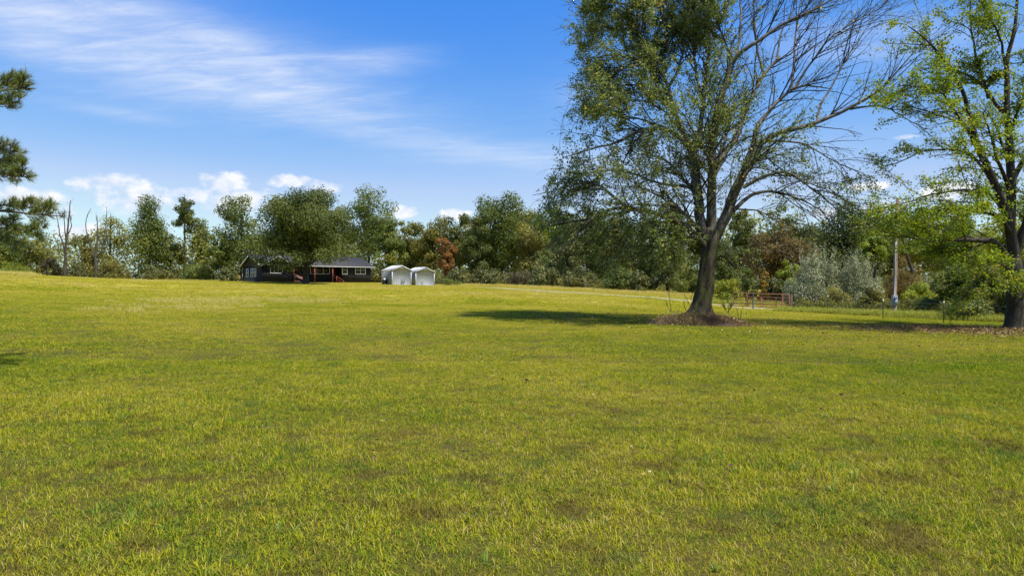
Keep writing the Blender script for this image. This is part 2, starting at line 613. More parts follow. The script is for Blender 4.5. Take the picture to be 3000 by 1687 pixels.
M['olive'] = leaf_mat('olive leaves', [(0.0, (0.090, 0.095, 0.022)), (0.5, (0.189, 0.189, 0.036)), (1.0, (0.337, 0.294, 0.060))], 0.42)
M['yellowgreen'] = leaf_mat('yellow green leaves', [(0.0, (0.099, 0.140, 0.017)), (0.5, (0.247, 0.296, 0.028)), (1.0, (0.444, 0.428, 0.044))], 0.42)
M['gold'] = leaf_mat('golden leaves', [(0.0, (0.12, 0.09, 0.015)), (0.5, (0.30, 0.20, 0.02)), (1.0, (0.45, 0.30, 0.04))], 0.4)
M['brown'] = leaf_mat('browning leaves', [(0.0, (0.069, 0.058, 0.020)), (0.5, (0.171, 0.124, 0.036)), (1.0, (0.274, 0.205, 0.055))], 0.42)
M['orange'] = leaf_mat('orange leaves', [(0.0, (0.134, 0.066, 0.017)), (0.5, (0.304, 0.141, 0.029)), (1.0, (0.402, 0.244, 0.044))], 0.3)
M['redbrown'] = leaf_mat('red brown leaves', [(0.0, (0.052, 0.045, 0.022)), (0.5, (0.112, 0.090, 0.039)), (1.0, (0.159, 0.149, 0.055))], 0.3)
M['silver'] = leaf_mat('silvery leaves', [(0.0, (0.117, 0.144, 0.071)), (0.5, (0.255, 0.280, 0.159)), (1.0, (0.587, 0.575, 0.374))], 0.25, 0.45, 0, 0.1)
M['dark'] = leaf_mat('dark cedar leaves', [(0.0, (0.048, 0.061, 0.018)), (0.5, (0.114, 0.124, 0.031)), (1.0, (0.243, 0.205, 0.046))], 0.15)
M['pine'] = leaf_mat('pine needles', [(0.0, (0.062, 0.096, 0.020)), (0.5, (0.161, 0.205, 0.035)), (1.0, (0.359, 0.341, 0.060))], 0.2, 0.45, 0, 0)
M['weed'] = leaf_mat('dry brown weeds', [(0.0, (0.091, 0.054, 0.032)), (0.5, (0.221, 0.136, 0.071)), (0.85, (0.294, 0.235, 0.089)), (1.0, (0.700, 0.617, 0.266))], 0.25, 0.7, 0, 0)
M['hay'] = leaf_mat('dry tall grass', [(0.0, (0.34, 0.29, 0.045)), (0.5, (0.52, 0.44, 0.10)), (1.0, (0.66, 0.56, 0.20))], 0.35, 0.6, 0, 0)
M['lush'] = leaf_mat('lush verge grass', [(0.0, (0.135, 0.189, 0.022)), (0.5, (0.297, 0.324, 0.033)), (1.0, (0.513, 0.459, 0.099))], 0.4, 0.6, 0, 0)
M['litter'] = leaf_mat('fallen leaf litter', [(0.0, (0.05, 0.03, 0.02)), (0.5, (0.16, 0.09, 0.045)), (0.8, (0.30, 0.19, 0.09)), (0.92, (0.50, 0.38, 0.08)), (1.0, (0.6, 0.55, 0.42))], 0.2, 0.7, 0, 0)

# ------------------------------------------------------------------ ground sheet


def axis(lo, hi, fine_lo, fine_hi, step):
    a = list(np.arange(fine_lo, fine_hi + 1e-6, step))
    s, x = step, fine_hi
    while x < hi:
        s *= 1.25
        x += s
        a.append(x)
    s, x = step, fine_lo
    while x > lo:
        s *= 1.25
        x -= s
        a.insert(0, x)
    return np.array(a)


gx, gy = axis(-2500, 2500, -110, 110, 1.5), axis(-300, 3500, 0, 150, 1.5)
XX, YY = np.meshgrid(gx, gy)
ZZ = zf(XX, YY)
nx, ny = len(gx), len(gy)
gi = np.arange(nx * ny).reshape(ny, nx)
quads = np.stack([gi[:-1, :-1], gi[:-1, 1:], gi[1:, 1:], gi[1:, :-1]], -1).reshape(-1, 4)
mb = MB()
mb.add(np.stack([XX, YY, ZZ], -1), quads)
o = mb.build('ground', M['ground'], smooth=True)
setp(o, kind='structure')

# far low wooded hills that show between the trees
rng = np.random.default_rng(5)
mb = MB()
th = np.linspace(rad(-75), rad(75), 160)
for k, (R0, h0) in enumerate(((900, 20), (1500, 44))):
    prof = h0 * (0.7 + 0.3 * np.sin(th * 5 + k) + 0.15 * np.sin(th * 17 + 2 * k)) + rng.normal(0, 0.6, len(th))
    row0 = np.stack([np.sin(th) * R0 * .9, np.cos(th) * R0 * .9, 0 * th - 3], 1)
    row1 = np.stack([np.sin(th) * R0, np.cos(th) * R0, prof], 1)
    row2 = np.stack([np.sin(th) * R0 * 1.2, np.cos(th) * R0 * 1.2, 0 * th - 3], 1)
    n = len(th)
    v = np.concatenate([row0, row1, row2])
    i = np.arange(n - 1)
    mb.add(v, np.concatenate([np.stack([i, i + 1, n + i + 1, n + i], 1), np.stack([n + i, n + i + 1, 2 * n + i + 1, 2 * n + i], 1)]))
setp(mb.build('distant_hills', simple_mat('far woods', (0.05, 0.085, 0.075), 0.9, 0.3, 0.02), smooth=True), kind='structure')

# ------------------------------------------------------------------ gravel track: two pale ruts
TRACK = np.array([hit(a, b) for a, b in ((1420, 842), (1500, 847.5), (1600, 853), (1700, 859), (1800, 865), (1900, 871.5), (2000, 879), (2080, 887), (2150, 897), (2240, 907))])


def smooth_path(P, n):
    P = np.asarray(P, float)
    s = np.r_[0, np.cumsum(np.linalg.norm(np.diff(P, axis=0), axis=1))]
    u = np.linspace(0, s[-1], n)
    Q = np.stack([np.interp(u, s, P[:, k]) for k in range(P.shape[1])], 1)
    for _ in range(3):
        Q[1:-1] = (Q[:-2] + 2 * Q[1:-1] + Q[2:]) / 4
    return Q


TP = smooth_path(TRACK, 90)
tt = norm(np.gradient(TP[:, :2], axis=0))
tn = np.stack([-tt[:, 1], tt[:, 0]], 1)
rng = np.random.default_rng(8)
mb = MB()
for off in (-0.85, 0.85):
    w = 0.32 + 0.10 * np.sin(np.arange(90) * .6 + off) + rng.normal(0, .05, 90)
    rows = []
    for k in (-1, -0.33, 0.33, 1):
        xy = TP[:, :2] + tn * (off + k * w)[:, None] if not np.isscalar(w) else None
        rows.append(np.c_[xy, zf(xy[:, 0], xy[:, 1]) + (0.035 if abs(k) < .5 else 0.012)])
    v = np.stack(rows, 1).reshape(-1, 3)
    i = np.arange(89)[:, None] * 4 + np.arange(3)[None]
    mb.add(v, np.stack([i, i + 1, i + 5, i + 4], -1).reshape(-1, 4))
setp(mb.build('gravel_track', simple_mat('pale gravel', (0.33, 0.29, 0.22), 0.95, 0.25, 2.0, bump=0.5), smooth=True), kind='structure')

# ------------------------------------------------------------------ the dark ranch house
TH = rad(36)
cT, sT = math.cos(TH), math.sin(TH)
HX, HY = (765 - 1500) / F * 93, 93.0
HZ = 2.45                                        # underside of the siding
house = empty('ranch_house', (HX, HY, HZ), TH, 'low dark grey ranch house with white windows and a porch behind the broad oak', 'house')


def fs(px, yin=0.0):
    """distance along the front wall (yin metres behind it) at which a pixel column is met"""
    k = (px - 1500) / F
    x0, y0 = HX - yin * sT, HY + yin * cT
    return (k * y0 - x0) / (cT - k * sT)


def fz(py, s, yin=0.0):
    Yw = HY + s * sT + yin * cT
    return EYE + (843.5 - py) / F * Yw - HZ


HL, HD, EV = fs(1087), 9.2, 2.42
P0, P1 = fs(857), fs(1004)                       # the porch between
PD = 1.5
siding = None


def siding_mat():
    m, t, out = new_mat('charcoal board siding')
    b = t.n('ShaderNodeBsdfPrincipled')
    tc = t.n('ShaderNodeTexCoord').outputs['Object']
    n = t.noise(tc, 2.5, 5, 0.6)
    t.l(t.ramp(n, [(0.3, (0.026, 0.0255, 0.026)), (0.7, (0.040, 0.039, 0.040))]), b.inputs['Base Color'])
    b.inputs['Roughness'].default_value = 0.85
    b.inputs['Specular IOR Level'].default_value = 0.15
    t.l(b.outputs[0], out.inputs[0])
    return m


M['siding'] = siding_mat()
M['white'] = simple_mat('white trim paint', (0.74, 0.73, 0.70), 0.5, 0.06, 2)
M['roof'] = simple_mat('charcoal shingles', (0.056, 0.053, 0.051), 0.85, 0.25, 9, bump=0.6)
M['block'] = simple_mat('foundation block', (0.32, 0.28, 0.21), 0.9, 0.2, 3)
M['rust_wood'] = simple_mat('red stained wood', (0.22, 0.055, 0.035), 0.6, 0.2, 5)
M['pinkwood'] = simple_mat('faded pink wood', (0.42, 0.20, 0.16), 0.7, 0.15, 5)
M['deck'] = simple_mat('dark stained deck', (0.045, 0.028, 0.024), 0.7, 0.2, 5)
M['black'] = simple_mat('black metal', (0.015, 0.015, 0.017), 0.5, 0.2, 5)


def glass_mat():
    m, t, out = new_mat('window glass')
    b = t.n('ShaderNodeBsdfPrincipled')
    b.inputs['Base Color'].default_value = (0.02, 0.018, 0.018, 1)
    b.inputs['Roughness'].default_value = 0.08
    b.inputs['Specular IOR Level'].default_value = 0.6
    t.l(b.outputs[0], out.inputs[0])
    return m


M['glass'] = glass_mat()

wl = MB()
TK = 0.16
# front left block, recessed porch wall with its two returns, front right block, end walls, back wall
wl.box((P0 / 2, TK / 2, EV / 2), (P0, TK, EV))
wl.box(((P1 + HL) / 2, TK / 2, EV / 2), (HL - P1, TK, EV))
wl.box(((P0 + P1) / 2, PD + TK / 2, EV / 2), (P1 - P0 - 2 * 0.001, TK, EV))
wl.box((P0 - TK / 2, (PD + TK * 2) / 2 + .003, EV / 2), (TK - .006, PD + TK - .006, EV - .004))
wl.box((P1 + TK / 2, (PD + TK * 2) / 2 + .003, EV / 2), (TK - .006, PD + TK - .006, EV - .004))
wl.box((HL / 2, HD - TK / 2, EV / 2), (HL, TK, EV))
RISE = 1.42
OV = 0.45


def gable_wall(x0):
    # end wall with its triangular head
    wl.prism([(x0, TK + .003, 0), (x0, HD - TK - .003, 0), (x0, HD - TK - .003, EV + .02), (x0, HD / 2, EV + RISE - .05), (x0, TK + .003, EV + .02)], (TK, 0, 0))


gable_wall(0.0)
gable_wall(HL - TK)
# front cross gable head over the left block
CG0, CG1 = 0.25, P0 - 0.15
CGH = 1.1
wl.prism([(CG0, 0.004, EV + .004), (CG1, 0.004, EV + .004), ((CG0 + CG1) / 2, 0.004, EV + CGH)], (0, 0.12, 0))
wl.build('wall', M['siding'], house)
# battens over the board joints
bt = MB()
s = 0.2
while s < HL:
    if not (P0 - .05 < s < P1 + .05):
        bt.box((s, -0.012, EV / 2), (0.05, 0.024, EV - 0.02))
    else:
        bt.box((s, PD - 0.012, EV / 2), (0.05, 0.024, EV - 0.02))
    s += 0.40
y = 0.35
while y < HD:
    bt.box((-0.012, y, EV / 2), (0.024, 0.05, EV - 0.02))
    y += 0.40
setp(bt.build('batten', M['siding'], house), kind='stuff')
fb = MB()
fb.box((HL / 2, 0.10, -0.30), (HL - .04, 0.12, 0.6)).box((0.10, HD / 2, -0.30), (0.12, HD - .3, 0.6)).box((HL - .10, HD / 2, -.3), (0.12, HD - .3, 0.6))
fb.build('foundation', M['block'], house)
# roof: two slopes, thickness 0.14, overhang on every side
half = HD / 2 + OV
sl = (RISE) / (HD / 2)
zl = EV - OV * sl
rf = MB()
rk = 0.35
rf.prism([(-rk, -OV, zl), (-rk, HD / 2, EV + RISE), (-rk, HD / 2, EV + RISE + .15), (-rk, -OV, zl + .15)], (HL + 2 * rk, 0, 0))
rf.prism([(-rk, HD / 2 + .002, EV + RISE), (-rk, HD + OV, zl), (-rk, HD + OV, zl + .15), (-rk, HD / 2 + .002, EV + RISE + .15)], (HL + 2 * rk, 0, 0))
cm = (CG0 + CG1) / 2
cw = (CG1 - CG0) / 2 + .45
csl = CGH / ((CG1 - CG0) / 2)
zc0 = EV - .45 * csl
back = 3.6
rf.prism([(cm, -OV - .1, EV + CGH), (cm - cw, -OV - .1, zc0), (cm - cw, -OV - .1, zc0 + .14), (cm, -OV - .1, EV + CGH + .14)], (0, OV + back, 0))
rf.prism([(cm + .002, -OV - .1, EV + CGH), (cm + .002, -OV - .1, EV + CGH + .14), (cm + cw, -OV - .1, zc0 + .14), (cm + cw, -OV - .1, zc0)], (0, OV + back, 0))
rf.build('roof', M['roof'], house)
tr_ = MB()
for (ya, za, yb, zb) in ((-OV, zl + .07, HD / 2, EV + RISE + .07), (HD / 2, EV + RISE + .07, HD + OV, zl + .07)):
    tr_.bar((-rk - .03, ya, za), (-rk - .03, yb, zb), .05, .15)
tr_.build('rake_board', M['white'], house)
tr_ = MB()
tr_.bar((cm - cw, -OV - .14, zc0 + .07), (cm, -OV - .14, EV + CGH + .07), .05, .11)
tr_.bar((cm, -OV - .141, EV + CGH + .07), (cm + cw, -OV - .141, zc0 + .07), .05, .11)
tr_.build('rake_board', M['white'], house)
gu = MB()
gu.box(((cm + cw + HL + rk) / 2 + .1, -OV - .06, zl + .04), (HL + rk - cm - cw, .10, .08))
gu.build('gutter', M['white'], house)


def window(s0, s1, z0, z1, nxp, nyp, yin=0.0, side=False):
    """a white framed window let into the wall; each pane a sub-part"""
    fr = MB()
    T, D = 0.085, 0.07
    w, h = s1 - s0, z1 - z0

    def B(m_, cs, cz, sw, sh, d, dep):
        if side:
            m_.box((-d, cs, cz), (dep, sw, sh))
        else:
            m_.box((cs, yin - d, cz), (sw, dep, sh))
    B(fr, (s0 + s1) / 2, z0, w + T, T, .045, D)
    B(fr, (s0 + s1) / 2, z1, w + T, T, .045, D)
    B(fr, s0, (z0 + z1) / 2, T, h - T, .045, D)
    B(fr, s1, (z0 + z1) / 2, T, h - T, .045, D)
    for i in range(1, nxp):
        B(fr, s0 + w * i / nxp, (z0 + z1) / 2, .06, h - T, .042, D - .01)
    for j in range(1, nyp):
        for i in range(nxp):
            B(fr, s0 + w * (i + .5) / nxp, z0 + h * j / nyp, w / nxp - .09, .05, .042, D - .012)
    f = fr.build('window', M['white'], house)
    for i in range(nxp):
        for j in range(nyp):
            p = MB()
            B(p, s0 + w * (i + .5) / nxp, z0 + h * (j + .5) / nyp, w / nxp - .07, h / nyp - .06, .022, .02)
            p.build('pane', M['glass'], f)
    return f


s_ = fs(1010)
window(fs(1002.5), fs(1017), fz(803, s_), fz(780, s_), 1, 2)
s_ = fs(1055)
window(fs(1040.5), fs(1070), fz(803, s_), fz(780, s_), 2, 2)
s_ = fs(810)
window(fs(792), fs(827), fz(800.5, s_), fz(778, s_), 3, 1)
# picture window on the porch
s_ = fs(940, PD)
window(fs(909, PD), fs(965, PD), fz(802, s_, PD), fz(779, s_, PD), 3, 1, yin=PD)
for a, b in ((722.5, 728.5), (736, 742), (746, 751)):
    # end wall: columns measured along its depth
    def ys(px):
        k = (px - 1500) / F
        return (HX - k * HY) / (k * cT + sT)
    y1_, y0_ = ys(a), ys(b)
    window(min(y0_, y1_), max(y0_, y1_), 0.85, 1.95, 1, 2, side=True)
dr = MB()
ds = fs(981, PD)
dr.box((ds, PD - .02, 1.03), (.92, .06, 2.05))
dr.build('door', simple_mat('dark red door', (0.05, 0.016, 0.014), 0.5), house)
# porch floor, posts, railings and steps
pf = MB()
pf.box(((P0 + P1) / 2, (PD - .5) / 2 - .02, -.02), (P1 - P0 - .02, PD + .46, .12))
pf.build('porch_floor', M['deck'], house)
pf = MB()
pf.box(((P0 + P1) / 2, -.46, -.33), (P1 - P0 - .02, .04, .5))
pf.build('porch_skirt', M['deck'], house)
for px in (861, 922, 974.5):
    pm = MB()
    q = fs(px, -.35)
    pm.box((q, -.35, (0.04 + zl + .12) / 2), (.14, .14, zl + .1))
    pm.build('porch_post', M['rust_wood'], house)
rl = MB()
a, b = fs(862, -.38), fs(887, -.38)
rl.box(((a + b) / 2, -.42, .95), (b - a, .09, .08))
rl.build('porch_rail', M['pinkwood'], house)
MB().box(((a + b) / 2, -.42, .18), (b - a, .06, .06)).build('porch_rail', M['pinkwood'], house)
k = a + .08
while k < b:
    bm_ = MB()
    bm_.box((k, -.42, .565), (.07, .03, .70))
    bm_.build('baluster', M['pinkwood'], house)
    k += .13
sr = MB()
a, b = fs(986, -.5), fs(1004, -.9)
sr.bar((a, -.5, .95), (b, -1.2, .28), .07, .08)
sr.bar((a, -.5, .55), (b, -1.2, -.10), .05, .06)
sr.box((b, -1.2, -.07), (.09, .09, .72)).box((a, -.5, .48), (.09, .09, .94))
sr.build('step_rail', M['rust_wood'], house)
st_ = MB()
for i in range(3):
    st_.box(((a + b) / 2 - .2, -.62 - .26 * i, -.14 - .17 * i), (1.0, .28, .05))
    st_.box(((a + b) / 2 - .2, -.60 - .26 * i, -.27 - .17 * i), (.9, .04, .2))
st_.build('porch_steps', M['deck'], house)
dw = MB()
q = fs(1038.5)
dw.box((q, -.07, 1.05), (.10, .08, 2.45))
dw.bar((q, -.07, 2.26), (q, -OV - .03, zl - .02), .08, .08)
dw.build('downspout', M['black'], house)
vt = MB()
q = fs(813)
vt.box((q, 0.02, -.2), (.62, .1, .2))
vt.build('foundation_vent', M['white'], house)

# pale chair on the porch (a thing of its own)
cp = np.array([fs(872, .15), .2, .045])
wp = np.array([HX + cp[0] * cT - cp[1] * sT, HY + cp[0] * sT + cp[1] * cT, HZ + cp[2]])
ch = empty('porch_chair', wp, TH + .15, 'pale high backed chair standing on the porch behind the pink railing', 'chair')
M['cream'] = simple_mat('cream paint', (0.66, 0.55, 0.47), 0.6)
for nm, c, sz in (('seat', (0, 0, .45), (.56, .52, .05)), ('backrest', (0, .24, .82), (.54, .05, .62)), ('leg', (-.24, -.22, .21), (.06, .06, .42)), ('leg', (.24, -.22, .21), (.06, .06, .42)),
                  ('leg', (-.24, .22, .21), (.06, .06, .42)), ('leg', (.24, .22, .21), (.06, .06, .42)), ('armrest', (-.29, 0, .66), (.07, .5, .04)), ('armrest', (.29, 0, .66), (.07, .5, .04))):
    MB().box(c, sz).build(nm, M['cream'], ch)

# ------------------------------------------------------------------ two grey metal sheds


def metal_mat(name, col):
    m, t, out = new_mat(name)
    b = t.n('ShaderNodeBsdfPrincipled')
    tc = t.n('ShaderNodeTexCoord').outputs['Object']
    n = t.noise(t.mapping(tc, scale=(1, 1, .25)), 3, 6, 0.65)
    t.l(t.ramp(n, [(0.3, tuple(c * .86 for c in col)), (0.7, col)]), b.inputs['Base Color'])
    b.inputs['Roughness'].default_value = 0.55
    b.inputs['Specular IOR Level'].default_value = 0.3
    t.l(b.outputs[0], out.inputs[0])
    return m


M['shed'] = metal_mat('grey white sheet metal', (0.29, 0.305, 0.30))
M['shed_white'] = metal_mat('white sheet metal', (0.60, 0.60, 0.59))


def shed(px_l, py_l, px_r, py_r, px_side, Y, label, D):
    """front gable between two pixel columns, side wall running back to the left"""
    a = np.array([(px_l - 1500) / F * Y, Y])
    k = (px_r - 1500) / F
    Wd = (k * Y - a[0]) / (cT - k * sT)
    z0 = EYE + (843.5 - (py_l + py_r) / 2) / F * Y - 0.02
    r = empty('metal_shed', (a[0], a[1], z0), TH, label, 'shed', 'metal sheds beside the house')
    H, R = 1.90, 0.56
    w = MB()
    w.prism([(0, 0, -.3), (Wd, 0, -.3), (Wd, 0, H), (Wd / 2, 0, H + R), (0, 0, H)], (0, D, 0))
    # pressed ribs of the sheet metal
    for s in np.arange(.3, Wd - .15, .3):
        w.box((s, -.006, (H - .05) / 2), (.02, .008, H - .06))
    for s in np.arange(.3, D - .15, .3):
        w.box((-.006, s, (H - .05) / 2), (.008, .02, H - .06))
    w.build('wall', M['shed'], r)
    e = .10
    for sg in (0, 1):
        xa, za = (-e, H - e * R / (Wd / 2)) if sg == 0 else (Wd + e, H - e * R / (Wd / 2))
        xm = Wd / 2 + (-.001 if sg == 0 else .001)
        MB().prism([(xa, -.12, za + .02), (xm, -.12, H + R + .02), (xm, -.12, H + R + .07), (xa, -.12, za + .07)], (0, D + .24, 0)).build('roof', M['shed_white'], r)
        b = MB()
        b.bar((xa, -.14, za + .0), (xm, -.14, H + R + .0), .03, .10)
        b.build('fascia', M['shed_white'], r)
        rib = MB()
        for s in np.arange(.25, D, .3):
            rib.bar((xa, s, za + .08), (xm, s, H + R + .08), .04, .025)
        rib.build('roof_rib', M['shed_white'], r)
    for cx, cy in ((0, 0), (Wd, 0), (0, D), (Wd, D)):
        MB().box((cx, cy + (-.012 if cy == 0 else .012), (H - .02) / 2), (.11, .09, H - .03)).build('corner_trim', M['shed_white'], r)
    MB().box((Wd / 2, -.02, H + R * .52), (.42, .04, .17)).build('vent', M['white'], r)
    MB().box((-.03, D / 2, H - .05), (.05, D - .12, .08)).build('eave_trim', M['shed_white'], r)
    return r, Wd, z0


sh1, W1, zs1 = shed(1149, 833.5, 1204, 835.5, 1120, 86.5, 'left grey metal shed with a white roof and a black bin by its side', 2.9)
sh2, W2, zs2 = shed(1218, 836.5, 1272, 837.5, 1204, 90.5, 'right grey metal shed with a white roof, clear of the black bin', 2.9)

# black bin beside the left shed
bp_ = np.array([(1127 - 1500) / F * 87.6, 87.6])
bn = empty('garbage_bin', (bp_[0], bp_[1], zg(*bp_) - .02), TH, 'black bin with a pale bag on top beside the left shed', 'bin')
MB().prism([(-.25, -.25, 0), (.25, -.25, 0), (.25, .25, 0), (-.25, .25, 0)], (0, 0, .02)).build('base', M['black'], bn)
bd = MB()
bd.tube(np.array([(0, 0, .02), (0, 0, .3), (0, 0, .62), (0, 0, .66)]), np.array([.27, .30, .34, .36]), 14)
bd.build('body', M['black'], bn, smooth=False)
bg_ = MB()
bg_.tube(np.array([(0, 0, .66), (-.06, 0, .72), (-.1, .02, .78), (-.12, .02, .80)]), np.array([.22, .20, .10, .02]), 8)
bg_.build('bag', M['white'], bn, smooth=True)

# ------------------------------------------------------------------ pipe gates, posts, wire fence on the right
M['rust'] = simple_mat('rusty red pipe', (0.20, 0.088, 0.048), 0.75, 0.35, 9, bump=0.3)
M['rust_red'] = simple_mat('red painted pipe', (0.20, 0.05, 0.028), 0.65, 0.25, 8)
M['greenpost'] = simple_mat('dark green steel post', (0.05, 0.05, 0.032), 0.6, 0.3, 8)
M['wood_brown'] = simple_mat('weathered brown post', (0.13, 0.075, 0.05), 0.85, 0.3, 6, bump=0.5)
M['wood_dark'] = simple_mat('dark old wood', (0.055, 0.042, 0.034), 0.9, 0.3, 6, bump=0.4)


def gpx(px, Y):
    x = (px - 1500) / F * Y
    return np.array([x, Y, zg(x, Y)])


YA, YB = 57.0, 55.0
A, B = gpx(2149, YA), gpx(2313, YB)
gt = empty('pipe_gate', A, 0, 'rusty red five bar pipe gate in front of the shrubs', 'gate')


def loc(p):
    return np.asarray(p) - A


def zpx(py, Y):
    return EYE + (843.5 - py) / F * Y


rails = [(857, 863), (867, 873), (877, 884), (888, 893), (895, 903)]
for i, (pa, pb) in enumerate(rails):
    a_, b_ = loc((A[0], YA, zpx(pa, YA))), loc((B[0], YB, zpx(pb, YB)))
    m_ = (a_ + b_) / 2 + (0, 0, -.012)
    MB().tube(np.array([a_, m_, b_]), np.full(3, .042 if i == 0 else .034), 8).build('rail', M['rust'], gt, smooth=True)
for P_, pa, pb, YY_ in ((A, 857, 897, YA), (B, 863, 905, YB)):
    MB().tube(np.array([loc((P_[0], YY_, zpx(pb, YY_))), loc((P_[0], YY_, zpx(pa, YY_)))]), np.full(2, .034), 8).build('end_stile', M['rust'], gt, smooth=True)
for px, f in ((2192, .26), (2238, .54)):
    Yk = YA + (YB - YA) * f
    X_ = A[0] + (B[0] - A[0]) * f
    MB().tube(np.array([loc((X_, Yk, zpx(897, Yk))), loc((X_, Yk, zpx(860, Yk)))]), np.full(2, .022), 8).build('stile', M['rust'], gt, smooth=True)


def steel_post(name, px, Y, top_py, r, mat, label, cat='post', group=None):
    g = gpx(px, Y)
    h = zpx(top_py, Y) - g[2]
    o_ = MB().tube(np.array([(0, 0, -.25), (0, 0, h - .03), (0, 0, h)]), np.array([r, r, r * .8]), 10).build(name, mat, None, smooth=True, loc=g)
    return setp(o_, label, cat, group)


steel_post('steel_post', 2206.5, 55.3, 859, .065, M['greenpost'], 'dark steel post standing before the middle of the rusty gate', 'post')
steel_post('steel_post', 2292.5, 53.6, 864, .065, M['rust'], 'rusty dark post before the right end of the rusty gate', 'post')
steel_post('wooden_post', 2318, 54.6, 862, .10, M['wood_brown'], 'thick brown wooden post where the rusty gate ends', 'post')
# a second, lower red pen panel behind the gate
bk = empty('pipe_railing', gpx(2188, 60.5), 0, 'red pipe panel with three uprights behind the rusty gate', 'panel')
C0 = gpx(2188, 60.5)
pts = []
for px, Y, t0, b0 in ((2188.5, 60.5, 860, 899), (2230, 60, 869, 902), (2273.5, 59.5, 872, 906)):
    a_, b_ = np.array([(px - 1500) / F * Y, Y, zpx(t0, Y)]) - C0, np.array([(px - 1500) / F * Y, Y, zpx(b0, Y) - .1]) - C0
    pts.append((a_, b_))
    MB().tube(np.array([b_, a_]), np.full(2, .05), 8).build('upright', M['rust_red'], bk, smooth=True)
for f in (.25, .62):
    MB().tube(np.array([p[0] * (1 - f) + p[1] * f for p in pts]), np.full(3, .022), 6).build('rail', M['rust'], bk, smooth=True)
# dark wooden rail fence running on to the right, under the silvery shrubs
rfz = empty('rail_fence', gpx(2320, 54.8), 0, 'dark three rail wooden fence running from the brown post under the silvery shrubs', 'fence')
O_ = gpx(2320, 54.8)
for pa, pb in ((878, 889), (894, 902), (902, 911)):
    a_ = np.array([(2322 - 1500) / F * 54.8, 54.8, zpx(pa, 54.8)]) - O_
    b_ = np.array([(2458 - 1500) / F * 54.2, 54.2, zpx(pb, 54.2)]) - O_
    MB().bar(a_, b_, .05, .12).build('rail', M['wood_dark'], rfz)
for px, tp in ((2390, 880), (2458, 876)):
    g = gpx(px, 54.4) - O_
    MB().box(g + (0, 0, .45), (.13, .13, 1.2)).build('post', M['wood_dark'], rfz)

# wire fence with steel t-posts with white tops
wf = empty('wire_fence', gpx(2425, 46), 0, 'thin wire fence on white tipped dark steel posts along the lawn edge', 'fence')
O_ = gpx(2425, 46)
fp = []
for px, Y, tp in ((2425, 46, 868), (2587, 37.5, 879), (2765, 34, 885), (2818, 32.6, 905), (3060, 30.5, 900)):
    g = gpx(px, Y)
    if px == 2818:
        g = gpx(2818, 40)
        Y = 40
    h = min(zpx(tp, Y) - g[2], 1.25)
    p_ = MB()
    p_.box(g - O_ + (0, 0, h / 2 - .05), (.042, .012, h - .02)).box(g - O_ + (0, -.016, h / 2 - .05), (.010, .03, h - .02))
    p_ = p_.build('post', M['greenpost'], wf)
    MB().box(g - O_ + (0, 0, h - .06 + .05), (.048, .05, .13)).build('white_tip', M['white'], p_)
    if px != 2818:
        fp.append((g - O_, h))
M['wire'] = simple_mat('old wire', (0.14, 0.13, 0.12), 0.6, .2, 5, metal=0.6)
for f in (.25, .5, .72, .92):
    P_ = smooth_path(np.array([g + (0, -.04, h * f) for g, h in fp]), 14)
    MB().tube(P_, np.full(14, .004), 4, caps=False).build('wire', M['wire'], wf)
tp_ = gpx(2559, 48)
setp(MB().tube(np.array([(0, 0, -.2), (0.01, 0, .6), (.02, 0, 1.05)]), np.array([.035, .03, .025]), 6).build('thin_post', M['wood_dark'], None, loc=tp_), 'thin dark stick post among the shrubs just left of the power pole', 'post')
tp_ = gpx(2465, 53)
setp(MB().tube(np.array([(0, 0, -.2), (0.01, 0, .5), (.0, 0, .95)]), np.array([.03, .028, .02]), 6).build('thin_post', M['white'], None, loc=tp_), 'thin pale stake in front of the silvery shrubs', 'post')

# power pole with conduit and meter box
YP = 43.0
g = gpx(2620, YP)
pole = empty('power_pole', g, 0, 'slightly leaning wooden power pole with a grey meter box and pale conduit', 'utility pole')
top = px3(2629, 581, YP) - g
M['pole'] = bark_mat('weathered pole wood', (0.36, 0.27, 0.19), (0.15, 0.10, 0.07), None, 4)
MB().tube(np.array([(0, 0, -.4), top * .5, top]), np.array([.115, .105, .095]), 12).build('pole_shaft', M['pole'], pole, smooth=True)
lean = top / top[2]
M['conduit'] = simple_mat('pale grey conduit', (0.33, 0.31, 0.29), 0.5, 0.1, 4)
off = np.array([-.085, -.12, 0])
MB().tube(np.array([lean * 0.1 - (0, 0, .3), lean * .62]) + off, np.full(2, .045), 10).build('conduit', M['conduit'], pole, smooth=True)
MB().tube(np.array([lean * 1.2, lean * 2.6, lean * 4.75]) + off, np.full(3, .036), 10).build('conduit', M['conduit'], pole, smooth=True)
M['box'] = simple_mat('grey meter box steel', (0.23, 0.27, 0.31), 0.45, 0.08, 4)
bc = lean * .92 + off + (-.02, -.06, 0)
mbx = MB().box(bc, (.32, .18, .66)).build('meter_box', M['box'], pole, bevel=.015)
MB().tube(np.array([bc + (-.02, -.09, .16), bc + (-.02, -.17, .16), bc + (-.02, -.19, .16)]), np.array([.085, .085, .06]), 16).build('meter_dial', simple_mat('meter glass', (0.20, 0.22, 0.24), 0.15, .1, 3), mbx)
MB().box(bc + (0, -.095, -.1), (.27, .012, .30)).build('cover_plate', M['box'], mbx)

# ------------------------------------------------------------------ trees: growing shoots


def grow(start, d, L, r0, r1, nseg, trop, wig, rng):
    P = [start]
    p = start.copy()
    d = norm(d)
    N = len(start)
    for i in range(nseg):
        d = norm(d + trop / nseg + rng.normal(0, wig, (N, 3)))
        p = p + d * (L / nseg)[:, None]
        P.append(p)
    f = np.linspace(0, 1, nseg + 1)
    return np.stack(P, 1), r0[:, None] * (1 - f) + r1[:, None] * f


